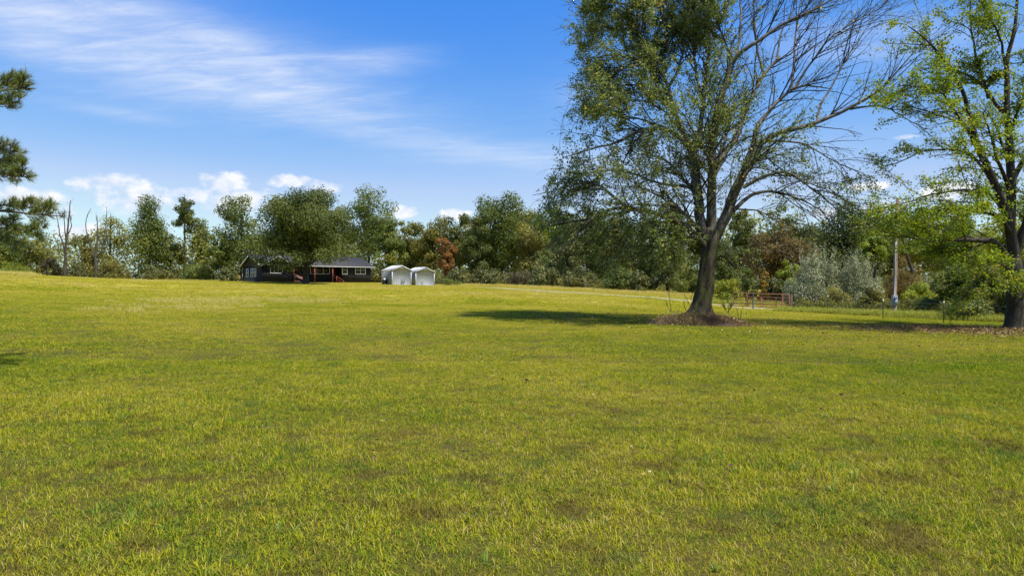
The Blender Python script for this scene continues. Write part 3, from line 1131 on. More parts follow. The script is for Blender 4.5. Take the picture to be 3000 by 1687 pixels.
def spawn(P, R, k, tmin, a, b, up, rng, tmax=1.0):
    N, n, _ = P.shape
    idx = np.repeat(np.arange(N), k)
    t = tmin + (tmax - tmin) * rng.random(len(idx))
    f = t * (n - 1)
    i0 = np.minimum(f.astype(int), n - 2)
    w = (f - i0)[:, None]
    p = P[idx, i0] * (1 - w) + P[idx, i0 + 1] * w
    T = norm(P[idx, i0 + 1] - P[idx, i0])
    q = rng.normal(size=(len(idx), 3))
    q = norm(q - T * (q * T).sum(1, keepdims=True))
    d = norm(T * a + q * b + np.array([0, 0, 1.0]) * (up[idx][:, None] if np.ndim(up) else up))
    r = R[idx, i0] * (1 - w[:, 0]) + R[idx, i0 + 1] * w[:, 0]
    return idx, t, p, d, r


def limb_arrays(limbs, Y0, n=26, seed=1):
    """main limbs given as (pixel polyline, depth at start, depth at end, radius at start, at end)"""
    rg = np.random.default_rng(seed)
    Ps, Rs = [], []
    for pts, d0, d1, r0, r1 in limbs:
        pts = np.array(pts, float)
        f = np.linspace(0, 1, len(pts))
        W3 = np.array([px3(a, b, Y0 + d0 + (d1 - d0) * t) for (a, b), t in zip(pts, f)])
        Q = smooth_path(W3, n)
        wob = np.cumsum(rg.normal(0, .018, (n, 3)), axis=0) * np.sin(np.linspace(0, PI, n))[:, None]
        Ps.append(Q + wob)
        Rs.append(r0 + (r1 - r0) * np.linspace(0, 1, n) ** .8)
    return np.array(Ps), np.array(Rs)


def leaf_on(P, m, jit, rng):
    """m leaf positions along each twig"""
    N, n, _ = P.shape
    t = rng.random((N, m)) * (n - 1)
    i0 = np.minimum(t.astype(int), n - 2)
    w = (t - i0)[..., None]
    a = np.arange(N)[:, None]
    return (P[a, i0] * (1 - w) + P[a, i0 + 1] * w + rng.normal(0, jit, (N, m, 3))).reshape(-1, 3)


def field2(spots):
    """smooth weighting over a tree's own width and height: list of (px, py, rx, ry, value)"""
    S_ = np.array(spots, float)

    def fn(P, Y0):
        u = 1500 + P[:, 0] / Y0 * F
        v = 843.5 - (P[:, 2] - EYE) / Y0 * F
        w = np.exp(-((u[:, None] - S_[:, 0]) / S_[:, 2]) ** 2 - ((v[:, None] - S_[:, 1]) / S_[:, 3]) ** 2) + 1e-9
        return (w * S_[:, 4]).sum(1) / w.sum(1)
    return fn


# ---- the big old tree in the middle right
YT = 31.0
rng = np.random.default_rng(21)
big = empty('old_tree', gpx(2053, YT), 0, 'large old many stemmed tree with a half bare crown rising from a weedy mound', 'tree')
base = np.array(gpx(2053, YT))
trunkP = np.array([px3(2046, 945, YT), px3(2051, 915, YT), px3(2057, 890, YT), px3(2064, 850, YT), px3(2070, 800, YT), px3(2074, 760, YT), px3(2078, 725, YT), px3(2081, 695, YT), px3(2083, 668, YT)])
trunkP = smooth_path(trunkP, 30)
trunkR = np.array([.70, .52, .47, .43, .395, .385, .40, .43, .33])
trunkR = .86 * np.interp(np.linspace(0, 8, 30), np.arange(9), trunkR)
# (polyline in photo pixels, depth 0, depth 1, r0, r1, leafiness flag)
LM = [
    ([(2072, 735), (2058, 660), (2046, 570), (2036, 500), (2028, 440)], 0, .3, .28, .21),
    ([(2030, 446), (2000, 390), (1976, 330), (1962, 280), (1946, 225), (1915, 188), (1870, 165), (1800, 152), (1735, 172)], .3, -1.2, .15, .03),
    ([(1955, 260), (1985, 215), (2004, 160), (2010, 60), (2014, -60)], -.3, .6, .09, .03),
    ([(1915, 186), (1882, 110), (1850, 20), (1815, -70)], -.6, -2.2, .08, .03),
    ([(1980, 340), (1930, 262), (1860, 244), (1780, 258), (1705, 278), (1660, 300)], .1, 1.6, .07, .012),
    ([(2034, 448), (2050, 400), (2056, 310), (2070, 190), (2076, 100), (2082, 0), (2092, -80)], .3, 1.8, .15, .05),
    ([(2058, 300), (2040, 220), (2030, 120), (2040, 0), (2040, -70)], .8, -.8, .07, .03),
    ([(2026, 445), (1992, 402), (1950, 376), (1910, 371), (1862, 382), (1790, 410), (1720, 432), (1652, 462)], .3, -1.5, .14, .02),
    ([(1935, 373), (1880, 345), (1800, 318), (1722, 328)], 0, 1.9, .06, .015),
    ([(2022, 548), (1950, 540), (1905, 525), (1850, 500), (1780, 490), (1700, 512), (1622, 548)], .1, 2.0, .08, .015),
    ([(2068, 722), (2012, 662), (1960, 636), (1890, 611), (1830, 602), (1770, 616), (1722, 650), (1682, 700), (1655, 748)], -.1, -1.8, .19, .02),
    ([(1832, 602), (1790, 576), (1750, 546), (1690, 540), (1620, 560), (1560, 572)], -1.0, -.2, .09, .012),
    ([(1890, 611), (1820, 622), (1740, 640), (1660, 655), (1590, 662)], -.8, 1.2, .08, .012),
    ([(2060, 720), (2002, 650), (1950, 644), (1885, 646), (1840, 666), (1800, 720), (1765, 785)], .1, 2.2, .12, .015),
    ([(2062, 705), (2012, 690), (1975, 718), (1920, 740), (1880, 756)], -.2, -2.0, .06, .012),
    ([(2084, 700), (2086, 600), (2090, 500), (2093, 420), (2105, 330), (2125, 250), (2145, 182)], 0, -.6, .27, .14),
    ([(2145, 185), (2162, 160), (2195, 140), (2260, 105), (2330, 70), (2400, 30), (2470, -20)], -.6, -1.8, .13, .02),
    ([(2155, 168), (2168, 120), (2169, 40), (2173, -70)], -.6, .4, .07, .03),
    ([(2150, 182), (2122, 110), (2097, 30), (2085, -60)], -.6, -1.8, .05, .02),
    ([(2092, 510), (2128, 442), (2165, 400), (2180, 332), (2202, 280), (2236, 218), (2262, 190), (2284, 165)], 0, 1.2, .16, .06),
    ([(2237, 218), (2222, 150), (2212, 60), (2208, -70)], .9, 1.8, .08, .03),
    ([(2275, 175), (2290, 100), (2330, 20), (2350, -60)], 1.1, 2.2, .06, .02),
    ([(2090, 705), (2126, 640), (2160, 552), (2186, 490), (2206, 440)], .1, .2, .29, .21),
    ([(2204, 445), (2236, 410), (2290, 386), (2360, 370), (2422, 352), (2490, 320), (2560, 282), (2602, 240), (2640, 195), (2685, 145)], .2, -1.2, .17, .018),
    ([(2490, 320), (2560, 310), (2640, 340), (2710, 378)], -.5, -1.0, .06, .012),
    ([(2395, 360), (2396, 320), (2430, 260), (2470, 190), (2522, 110), (2575, 35)], -.3, .9, .07, .012),
    ([(2206, 444), (2216, 370), (2262, 318), (2322, 258), (2372, 250), (2440, 262)], .2, 1.6, .16, .02),
    ([(2318, 264), (2324, 180), (2330, 80), (2350, -40)], .8, 2.0, .08, .02),
    ([(2330, 256), (2370, 190), (2430, 110), (2520, 50), (2605, 12)], .8, .1, .07, .012),
    ([(2178, 548), (2230, 520), (2300, 500), (2352, 525), (2420, 580), (2475, 632)], .1, -.9, .11, .012),
    ([(2148, 618), (2190, 576), (2236, 560), (2310, 570), (2380, 600), (2445, 642)], .1, 1.3, .12, .012),
    ([(2150, 612), (2222, 616), (2290, 650), (2355, 678)], .1, -1.6, .05, .01),
    ([(2230, 412), (2332, 415), (2402, 450), (2470, 490), (2515, 502)], .2, 1.8, .08, .012),
    ([(2110, 660), (2120, 720), (2140, 760), (2165, 790)], .1, -1.2, .035, .008),
    ([(1946, 228), (1960, 170), (1955, 100), (1930, 20), (1925, -50)], -.5, .9, .07, .02),
    ([(1915, 188), (1860, 190), (1800, 205), (1745, 235), (1705, 250)], -.6, -2.4, .06, .012),
    ([(1882, 112), (1830, 80), (1770, 70), (1715, 95)], -.9, .6, .05, .012),
    ([(1850, 22), (1790, 0), (1730, 10), (1700, 30)], -1.6, -2.6, .045, .012),
    ([(2040, 215), (2000, 150), (1975, 80), (1970, -20)], .9, 2.6, .05, .015),
    ([(1962, 282), (1925, 250), (1895, 190), (1880, 130)], .2, 2.2, .05, .012),
    ([(2000, 392), (1950, 330), (1890, 300), (1820, 290), (1760, 300)], .2, -2.6, .06, .012),
    # limbs that reach towards and away from the road
    ([(2088, 560), (2080, 470), (2040, 400), (2000, 330)], 0, -4.2, .14, .02),
    ([(2090, 520), (2110, 430), (2130, 350), (2150, 300)], 0, 4.5, .14, .02),
    ([(2050, 600), (2010, 540), (1960, 480), (1900, 450)], .2, 4.4, .12, .02),
    ([(2150, 570), (2180, 500), (2230, 450), (2270, 440)], 0, -3.8, .12, .02),
    ([(2060, 690), (2000, 620), (1920, 560), (1850, 540)], 0, -4.4, .13, .02),
]
LP, LR = limb_arrays(LM, YT)
LR = LR * .9


def inside(P):
    """the crown's own outline on its open left side"""
    u = 1500 + P[:, 0] / YT * F
    v = 843.5 - (P[:, 2] - EYE) / YT * F
    return u > np.interp(v, [-200, 0, 120, 330, 400, 480, 560, 640, 720, 800], [1690, 1695, 1690, 1690, 1655, 1635, 1575, 1560, 1570, 1590]) + 26 * np.sin(v * .055) + 16 * np.sin(v * .13 + 1) + 10 * np.sin(v * .31)

endx = 1500 + LP[:, -1, 0] / LP[:, -1, 1] * F
barek = (endx > 2160).astype(float)
low = (843.5 - (LP[:, -1, 2] - EYE) / YT * F > 430).astype(float)
tb = MB()
tb.tube(trunkP, trunkR, 40)
vv_ = np.concatenate(tb.v)
an_ = np.arctan2(vv_[:, 1] - YT, vv_[:, 0] - np.interp(vv_[:, 2], trunkP[:, 2], trunkP[:, 0]))
ax_ = np.stack([np.interp(vv_[:, 2], trunkP[:, 2], trunkP[:, 0]), np.full(len(vv_), YT), vv_[:, 2]], 1)
k_ = 1 + .07 * np.sin(an_ * 5 + vv_[:, 2] * .9) + .05 * np.sin(an_ * 9 - vv_[:, 2] * 2.1) + .03 * np.sin(an_ * 3 + vv_[:, 2] * 5)
# roots spreading at the foot
ft_ = np.clip((1.35 - vv_[:, 2]) / 1.0, 0, 1) ** 2
k_ = k_ * (1 + ft_ * (.30 + .28 * np.sin(an_ * 4 + .7) + .12 * np.sin(an_ * 7)))
tb.v = [ax_ + (vv_ - ax_) * k_[:, None]]
tb.build('trunk', M['bark'], big, smooth=True, loc=-base)
lb = MB()
big_l = LR[:, 0] > .1
lb.tube(LP[big_l], LR[big_l], 12)
lb.tube(LP[~big_l], LR[~big_l], 7)
lb.build('limb', M['bark'], big, smooth=True, loc=-base)
tw = MB()
LL = np.linalg.norm(np.diff(LP, axis=1), axis=2).sum(1)
# first shoots
i1, t1, p1, d1, r1 = spawn(LP, LR, 30, .22, .75, .75, np.where(low > 0, .05, .30), rng)
b1 = barek[i1]
l1 = (1.0 + 1.5 * rng.random(len(i1))) * np.where(b1 > 0, 1.25, 1.0) * np.clip(LL[i1] / 5.0, .55, 1.25)
d1 = norm(d1 + np.where(b1 > 0, 1, 0)[:, None] * np.array([.35, 0, .15]))
lo1 = low[i1]
tr1 = np.stack([np.where(b1 > 0, .1, -.1), 0 * b1, np.where(lo1 > 0, -.30, np.where(b1 > 0, .18, -.05))], 1)
P1_, R1_ = grow(p1, d1, l1, np.minimum(r1 * .55, .034), np.full(len(i1), .008), 8, tr1, .10, rng)
kb = (rng.random(len(i1)) < np.where(b1 > 0, .55, 1.0)) & inside(P1_[:, -1]) & ((P1_[:, -1, 2] > EYE + (843.5 - 800) / F * YT) | (P1_[:, -1, 0] > 6.5))
P1_, R1_, b1, lo1, i1 = P1_[kb], R1_[kb], b1[kb], lo1[kb], i1[kb]
tw.tube(P1_, R1_, 5, caps=False)
# second shoots
i2, t2, p2, d2, r2 = spawn(P1_, R1_, 7, .15, .9, .65, np.where(lo1 > 0, -.15, .18), rng)
kb = rng.random(len(i2)) < np.where(b1[i2] > 0, .75, 1.0)
# nothing hangs lower than a grazing animal could reach
kb = kb & inside(p2) & ((843.5 - (p2[:, 2] - EYE) / YT * F < 765) | (p2[:, 0] > 6.5))
i2, p2, d2, r2 = i2[kb], p2[kb], d2[kb], r2[kb]
b2, lo2 = b1[i2], lo1[i2]
l2 = (.35 + .75 * rng.random(len(i2))) * np.where(b2 > 0, 1.25, 1.0)
tr2 = np.stack([np.where(b2 > 0, .15, 0), 0 * b2, np.where(lo2 > 0, -.55, np.where(b2 > 0, .15, -.25))], 1)
P2_, R2_ = grow(p2, d2, l2, np.minimum(r2 * .6, .011), np.full(len(i2), .0045), 5, tr2, .10, rng)
tw.tube(P2_, R2_, 3, caps=False)
# third shoots carry the leaves
i3, t3, p3, d3, r3 = spawn(P2_, R2_, 3, .2, .9, .7, 0.0, rng)
l3 = .18 + .3 * rng.random(len(i3))
P3_, R3_ = grow(p3, d3, l3, np.full(len(i3), .0055), np.full(len(i3), .003), 3, np.tile(np.array([0, 0, -.4]), (len(i3), 1)), .12, rng)
keep3 = rng.random(len(i3)) < .3
tw.tube(P3_[keep3], R3_[keep3], 3, caps=False)
tw.build('twigs', M['bark_dark'], big, loc=-base)['kind'] = 'stuff'

dens = field2([(1760, 60, 110, 140, 1.4), (1900, 20, 130, 150, 1.4), (2010, 40, 90, 150, 1.0), (2075, 60, 60, 160, .8), (1760, 220, 110, 70, 1.3), (1880, 260, 90, 70, 1.2), (1990, 250, 70, 80, 1.0), (1720, 340, 90, 60, .7), (1850, 340, 90, 60, .9),
               (1700, 450, 110, 80, 1.25), (1830, 440, 110, 80, 1.0), (1640, 560, 110, 80, 1.0), (1780, 560, 120, 70, .4), (1900, 560, 90, 70, .4), (1640, 690, 120, 80, .95), (1780, 700, 120, 90, .8), (1900, 730, 90, 70, .5), (1600, 790, 110, 60, .4),
               (2000, 480, 80, 80, .4), (2090, 300, 60, 70, .5), (2150, 290, 60, 60, .75), (2190, 320, 60, 60, .6), (2090, 520, 70, 90, .25), (2160, 100, 70, 110, .22), (2260, 120, 90, 130, .13), (2400, 120, 120, 130, .07), (2560, 150, 140, 150, .05),
               (2360, 300, 110, 90, .06), (2540, 330, 140, 90, .04), (2230, 440, 80, 60, .6), (2330, 460, 80, 50, .75), (2390, 510, 80, 60, .95), (2460, 560, 70, 60, .75), (2250, 560, 90, 60, .3), (2360, 620, 100, 60, .14), (2470, 660, 90, 60, .08), (2060, 720, 60, 80, .25), (2140, 700, 70, 70, .12)])
lv = MB()
lpos = leaf_on(P3_, 11, .07, rng)
lpos = np.concatenate([lpos, leaf_on(P2_, 8, .07, rng)])
# some shoots keep full bunches of leaves, others have lost nearly all
bunch = rng.choice([.2, .7, 1.25, 1.9], len(P2_))
D_ = dens(lpos, YT) * np.r_[np.repeat(bunch[i3], 11), np.repeat(bunch, 8)]
# leaves hang in clumps: a slow noise thins them out between
cl = np.sin(lpos[:, 0] * 2.3 + 1.7 * np.sin(lpos[:, 2] * 1.9)) + np.sin(lpos[:, 2] * 2.9 + 1.3 * np.sin(lpos[:, 1] * 2.1)) + np.sin(lpos[:, 1] * 2.5 + lpos[:, 0])
keep = inside(lpos) & (lpos[:, 2] > EYE + (843.5 - 815) / F * YT) & (rng.random(len(lpos)) < np.clip(D_ * (.86 + .30 * cl), 0, .95))
lpos = lpos[keep]
nn = norm(rng.normal(size=(len(lpos), 3)) + np.array([0, 0, .9]))
clv = cl[keep]
vv = np.clip(.42 + .10 * clv + rng.normal(0, .17, len(lpos)), 0, .92)
gold = (rng.random(len(lpos)) < .012) | ((np.sin(lpos[:, 0] * 1.7 + 3) + np.sin(lpos[:, 2] * 2.2 + 1) + np.sin(lpos[:, 1] * 1.9) > 2.62) & (rng.random(len(lpos)) < .6))
vv = np.where(gold, 1.0, vv)
lv.cards(lpos, nn, .065 + .05 * rng.random(len(lpos)), rng, vv, .75)
lv.build('crown', M['pear'], big, loc=-base)
print('big tree leaves', len(lpos))

# ---- the lighter green tree at the right edge
YR = 29.0
rng = np.random.default_rng(33)
rbase = gpx(2975, YR)
rt = empty('green_tree', rbase, 0, 'bright green leafy tree with a dark trunk and one long low limb', 'tree')
RM = [
    ([(2966, 775), (2948, 752), (2930, 727), (2913, 708), (2888, 701), (2831, 701), (2769, 699), (2704, 704), (2640, 690)], 0, -1.4, .17, .02),
    ([(2830, 701), (2790, 690), (2760, 670), (2700, 665), (2620, 655)], -.8, .6, .07, .012),
    ([(2900, 705), (2850, 730), (2800, 735), (2740, 745)], -.3, 1.4, .05, .01),
    ([(2975, 775), (2965, 700), (2956, 655), (2940, 600), (2905, 533), (2871, 464), (2848, 406), (2832, 340), (2801, 247), (2770, 205), (2716, 120), (2662, 78)], 0, -1.0, .24, .02),
    ([(2958, 660), (2962, 600), (2960, 541), (2952, 386), (2944, 309), (2944, 185), (2964, 108), (2979, 0), (2985, -70)], 0, .8, .22, .04),
    ([(2940, 330), (2921, 312), (2886, 263), (2836, 220), (2790, 200), (2747, 155), (2700, 135)], .6, 1.8, .09, .012),
    ([(2848, 400), (2817, 352), (2763, 270), (2705, 251), (2635, 251)], -.4, -1.8, .07, .012),
    ([(2878, 475), (2820, 360), (2740, 330), (2660, 310), (2600, 290)], -.5, .8, .06, .012),
    ([(2874, 216), (2858, 170), (2856, 131), (2844, 31), (2840, -50)], .8, 1.4, .06, .02),
    ([(2895, 290), (2874, 220), (2866, 180)], .8, .8, .06, .05),
    ([(2944, 190), (2930, 120), (2890, 50), (2850, -20)], .6, -.8, .06, .02),
    ([(2905, 530), (2850, 450), (2780, 430), (2700, 440), (2620, 480), (2570, 490)], -.1, 1.6, .07, .012),
    ([(2930, 590), (2870, 560), (2800, 545), (2720, 560), (2650, 590), (2575, 600)], 0, -2.0, .07, .012),
    ([(2940, 640), (2880, 620), (2820, 600), (2740, 610), (2660, 640)], 0, 2.0, .07, .012),
    ([(2976, 760), (2990, 690), (3020, 600), (3060, 480), (3080, 350)], 0, -.5, .16, .03),
    ([(2980, 700), (3040, 640), (3120, 600), (3200, 590)], 0, .5, .1, .015),
    ([(2960, 540), (3010, 450), (3050, 330), (3060, 200), (3080, 60)], .2, 1.0, .12, .02),
    ([(2955, 400), (3000, 300), (3050, 220), (3120, 160)], .4, -.8, .07, .015),
    ([(2960, 560), (2930, 480), (2900, 400), (2880, 330)], 0, -4.0, .1, .015),
    ([(2958, 520), (2940, 430), (2900, 350), (2860, 300)], .2, 4.0, .1, .015),
    ([(2966, 680), (2930, 620), (2880, 560), (2830, 540)], 0, 4.2, .1, .015),
    ([(2966, 690), (2930, 640), (2870, 600), (2800, 590)], 0, -4.0, .1, .015),
    ([(2976, 865), (2940, 850), (2890, 845), (2840, 860), (2800, 880)], 0, -.9, .045, .01),
    ([(2972, 800), (2940, 770), (2900, 765), (2850, 775)], 0, -1.6, .05, .01),
    ([(2978, 880), (3010, 850), (2990, 820), (2960, 830)], 0, -1.0, .04, .01),
]
RP, RR = limb_arrays(RM, YR, seed=4)
tb = MB()
tb.tube(np.array([px3(2972, 975, YR), px3(2974, 950, YR), px3(2976, 900, YR), px3(2972, 830, YR), px3(2972, 790, YR), px3(2970, 755, YR)]), np.array([.52, .40, .34, .31, .31, .26]), 18)
tb.build('trunk', M['bark_dark'], rt, smooth=True, loc=-rbase)
lb = MB()
lb.tube(RP, RR, 9)
lb.build('limb', M['bark_dark'], rt, smooth=True, loc=-rbase)
tw = MB()
RLn = np.linalg.norm(np.diff(RP, axis=1), axis=2).sum(1)
i1, t1, p1, d1, r1 = spawn(RP, RR, 18, .25, .8, .65, .12, rng)
l1 = (.7 + 1.2 * rng.random(len(i1))) * np.clip(RLn[i1] / 5, .6, 1.2)
P1_, R1_ = grow(p1, d1 * np.array([1, 1, .6]), l1, np.minimum(r1 * .5, .028), np.full(len(i1), .007), 7, np.tile(np.array([0, 0, -.1]), (len(i1), 1)), .09, rng)
tw.tube(P1_, R1_, 4, caps=False)
i2, t2, p2, d2, r2 = spawn(P1_, R1_, 6, .25, .8, .7, .1, rng)
l2 = .3 + .5 * rng.random(len(i2))
P2_, R2_ = grow(p2, d2 * np.array([1, 1, .55]), l2, np.minimum(r2 * .6, .009), np.full(len(i2), .004), 4, np.tile(np.array([0, 0, -.2]), (len(i2), 1)), .1, rng)
tw.tube(P2_, R2_, 3, caps=False)
tw.build('twigs', M['bark_dark'], rt, loc=-rbase)['kind'] = 'stuff'
dr_ = field2([(2610, 600, 50, 60, .12), (2625, 520, 60, 40, .15), (2890, 805, 110, 45, .10), (2960, 860, 80, 60, .10), (2950, 760, 80, 50, .45), (2960, 600, 90, 120, .95), (2900, 660, 120, 60, 1.0), (2780, 690, 110, 50, 1.3), (2660, 665, 80, 45, 1.1), (2800, 600, 120, 60, .6), (2650, 560, 100, 60, .4), (2960, 420, 80, 90, .85), (2850, 450, 80, 80, .55), (2700, 440, 100, 60, .5), (2620, 290, 90, 60, .6),
              (2740, 240, 100, 60, .7), (2690, 120, 80, 70, .55), (2800, 90, 80, 90, .5), (2900, 150, 80, 90, .5), (2980, 200, 70, 120, .6), (2880, 320, 80, 80, .45), (2850, 740, 110, 50, .75), (2700, 750, 90, 40, .35), (2890, 870, 100, 40, .22), (2760, 370, 90, 60, .35), (3100, 400, 100, 300, .6)])
lpos = np.concatenate([leaf_on(P2_, 26, .09, rng), leaf_on(P1_, 14, .09, rng)])
bunch = rng.choice([.25, .8, 1.3, 1.7], len(P1_))
D_ = dr_(lpos, YR) * np.r_[np.repeat(bunch[i2], 26), np.repeat(bunch, 14)]
cl = np.sin(lpos[:, 0] * 3.1 + 1.7 * np.sin(lpos[:, 2] * 2.9)) + np.sin(lpos[:, 2] * 4.2 + 1.3 * np.sin(lpos[:, 1] * 2.6)) + np.sin(lpos[:, 1] * 2.9 + lpos[:, 0])
keep = rng.random(len(lpos)) < np.clip(D_ * (1.2 + .30 * cl), 0, 1)
lpos = lpos[keep]
nn = norm(rng.normal(size=(len(lpos), 3)) * np.array([1, 1, .8]) + np.array([0, 0, 1.1]))
vv = np.clip(.45 + .1 * cl[keep] + rng.normal(0, .16, len(lpos)), 0, .97)
vv = np.where(rng.random(len(lpos)) < .03, 1.0, vv)
lv = MB()
lv.cards(lpos, nn, .07 + .055 * rng.random(len(lpos)), rng, vv, .75)
lv.build('crown', M['maple'], rt, loc=-rbase)
print('right tree leaves', len(lpos))

# ---- pine whose boughs hang in from the left
YN = 14.0
rng = np.random.default_rng(44)
pbase = gpx(-320, YN)
pine = empty('pine_tree', pbase, 0, 'pine with long needled boughs reaching into the left edge', 'tree')
tb = MB()
tz = np.linspace(-.3, 13, 12)
tb.tube(np.stack([.05 * np.sin(tz), .05 * np.cos(tz * .8), tz], 1), np.linspace(.30, .06, 12), 14)
tb.build('trunk', M['bark_pine'], pine, smooth=True)


def ppt(px, py, d):
    return px3(px - (16 if px > -300 else 0), py, YN + d) - pbase


BM = [([(-320, 330), (-160, 300), (-40, 275), (30, 268), (88, 254)], 0, -.5), ([(-60, 280), (0, 250), (60, 245)], -.3, .1), ([(-120, 295), (-40, 310), (30, 305), (60, 300)], -.2, -.9), ([(-320, 560), (-150, 500), (-40, 455), (30, 480), (90, 505)], 0, -.4), ([(-80, 470), (-20, 425), (30, 440), (55, 455)], -.2, .5),
      ([(-60, 470), (0, 500), (50, 520), (80, 515)], -.2, -.8), ([(-320, 700), (-150, 640), (-20, 610), (80, 625), (200, 634)], 0, -.5), ([(-60, 615), (10, 600), (70, 602), (150, 615)], -.2, .6), ([(-60, 620), (10, 650), (90, 675), (155, 692)], -.2, -.9), ([(-40, 630), (30, 680), (70, 715)], -.2, .2),
      ([(-320, 150), (-200, 110), (-100, 90), (-50, 95)], 0, -.3), ([(-320, 420), (-420, 380), (-540, 360), (-640, 380)], 0, .5), ([(-320, 620), (-430, 600), (-560, 610), (-660, 640)], 0, -.5), ([(-320, 640), (-300, 600), (-280, 590), (-260, 600)], 0, 2.4), ([(-320, 480), (-330, 450), (-300, 430), (-290, 440)], 0, -2.2)]
Ps, Rs = [], []
for pts, d0, d1 in BM:
    f = np.linspace(0, 1, len(pts))
    Q = smooth_path(np.array([ppt(a, b, d0 + (d1 - d0) * t) for (a, b), t in zip(pts, f)]), 14)
    Ps.append(Q)
    r0 = .05 if pts[0][0] == -320 else .02
    Rs.append(np.linspace(r0, .008, 14))
Ps, Rs = np.array(Ps), np.array(Rs)
bo = MB()
bo.tube(Ps, Rs, 7)
i1, t1, p1, d1, r1 = spawn(Ps, Rs, 26, .3, .85, .6, .12, rng)
l1 = .12 + .20 * rng.random(len(i1))
P0_, R0_ = grow(p1, d1, l1, np.full(len(i1), .009), np.full(len(i1), .005), 5, np.tile(np.array([0, 0, .3]), (len(i1), 1)), .08, rng)
bo.tube(P0_, R0_, 4, caps=False)
i1, t1, p1, d1, r1 = spawn(P0_, R0_, 4, .2, .85, .6, .1, rng)
l1 = .07 + .09 * rng.random(len(i1))
P1_, R1_ = grow(p1, d1, l1, np.full(len(i1), .006), np.full(len(i1), .004), 4, np.tile(np.array([0, 0, .25]), (len(i1), 1)), .08, rng)
bo.tube(P1_, R1_, 4, caps=False)
bo.build('bough', M['bark_pine'], pine, smooth=True)
nd = MB()
NPT = 30
N = len(P1_)
t_ = (.15 + .85 * rng.random((N, NPT))) * 4
i0 = np.minimum(t_.astype(int), 3)
w = (t_ - i0)[..., None]
ar = np.arange(N)[:, None]
st0 = (P1_[ar, i0] * (1 - w) + P1_[ar, i0 + 1] * w).reshape(-1, 3)
T = norm(P1_[ar, i0 + 1] - P1_[ar, i0]).reshape(-1, 3)
q = norm(rng.normal(size=T.shape))
dd = norm(T * .9 + q * .75 + np.array([0, 0, .05]))
ln = .09 + .06 * rng.random(len(dd))
sd_ = norm(np.cross(dd, rng.normal(size=dd.shape))) * .0036
tip = st0 + dd * ln[:, None]
v = np.stack([st0 - sd_, st0 + sd_, tip], 1).reshape(-1, 3)
cv = np.repeat(np.clip(np.repeat(rng.random(N), NPT) * .5 + rng.random(len(dd)) * .5, 0, 1), 3)
nd.add(v, tris=np.arange(len(v)).reshape(-1, 3), var=cv)
nd.build('needles', M['pine'], pine)


# ------------------------------------------------------------------ woods: one tree after another


def lobes_for(shape, a, h0, h1, n, rng):
    """centres and radii of the leaf masses of a crown of half width a between heights h0 and h1"""
    hb = (h1 - h0) / 2
    zc = (h1 + h0) / 2
    C, Rr = [], []
    tries = 0
    while len(C) < n and tries < n * 40:
        tries += 1
        u = rng.normal(size=3)
        u /= np.linalg.norm(u)
        f = rng.random() ** .45
        p = u * f
        zz = p[2]
        wide = 1.0
        if shape == 'round':
            wide = 1.0 if zz < 0.2 else 1.0
        elif shape == 'tall':
            wide = 0.8 + .2 * math.cos(zz * 2)
        elif shape == 'cone':
            wide = 1.0 - .42 * (zz + 1) / 1.1
        elif shape == 'shrub':
            wide = 1.0 - .2 * (zz + 1) / 2
        elif shape == 'top':
            wide = .55 + .45 * min(1, (zz + 1) / 1.1)
        r = a * (.17 + .16 * rng.random()) if shape not in ('tall', 'cone') else a * (.24 + .20 * rng.random())
        r = min(r, hb * .5, 1.9)
        c = np.array([p[0] * (a - r * .8) * wide, p[1] * (a - r * .8) * wide, zc + zz * (hb - r * .8)])
        C.append(c)
        Rr.append(r)
    return np.array(C), np.array(Rr)


def crown_mesh(mb, C, Rr, per, size, rng, vmean=.5, upright=False):
    n = len(C)
    cnt = np.maximum(20, (per * (Rr / Rr.mean()) ** 2)).astype(int)
    idx = np.repeat(np.arange(n), cnt)
    m = len(idx)
    u = norm(rng.normal(size=(m, 3)))
    f = .35 + .70 * rng.random(m) ** .5
    sq = np.array([1, 1, .8]) if not upright else np.array([.8, .8, 1.3])
    p = C[idx] + u * (Rr[idx] * f)[:, None] * sq
    # ragged edge: shift by a shared jitter per little sprig
    sprig = rng.integers(0, max(2, m // 7), m)
    jit = rng.normal(0, .10, (max(2, m // 7), 3)) * Rr.mean()
    p = p + jit[sprig]
    nr = norm(u * .75 + rng.normal(size=(m, 3)) * .38 + np.array([0, 0, .3]))
    lv_ = rng.normal(0, .17, n)
    var = np.clip(vmean + lv_[idx] + rng.normal(0, .12, m), 0, 1)
    mb.cards(p, nr, size * (.6 + .8 * rng.random(m)), rng, var, .75, .2)
    return m


TREE_TRIS = [0]
seed_ = [100]


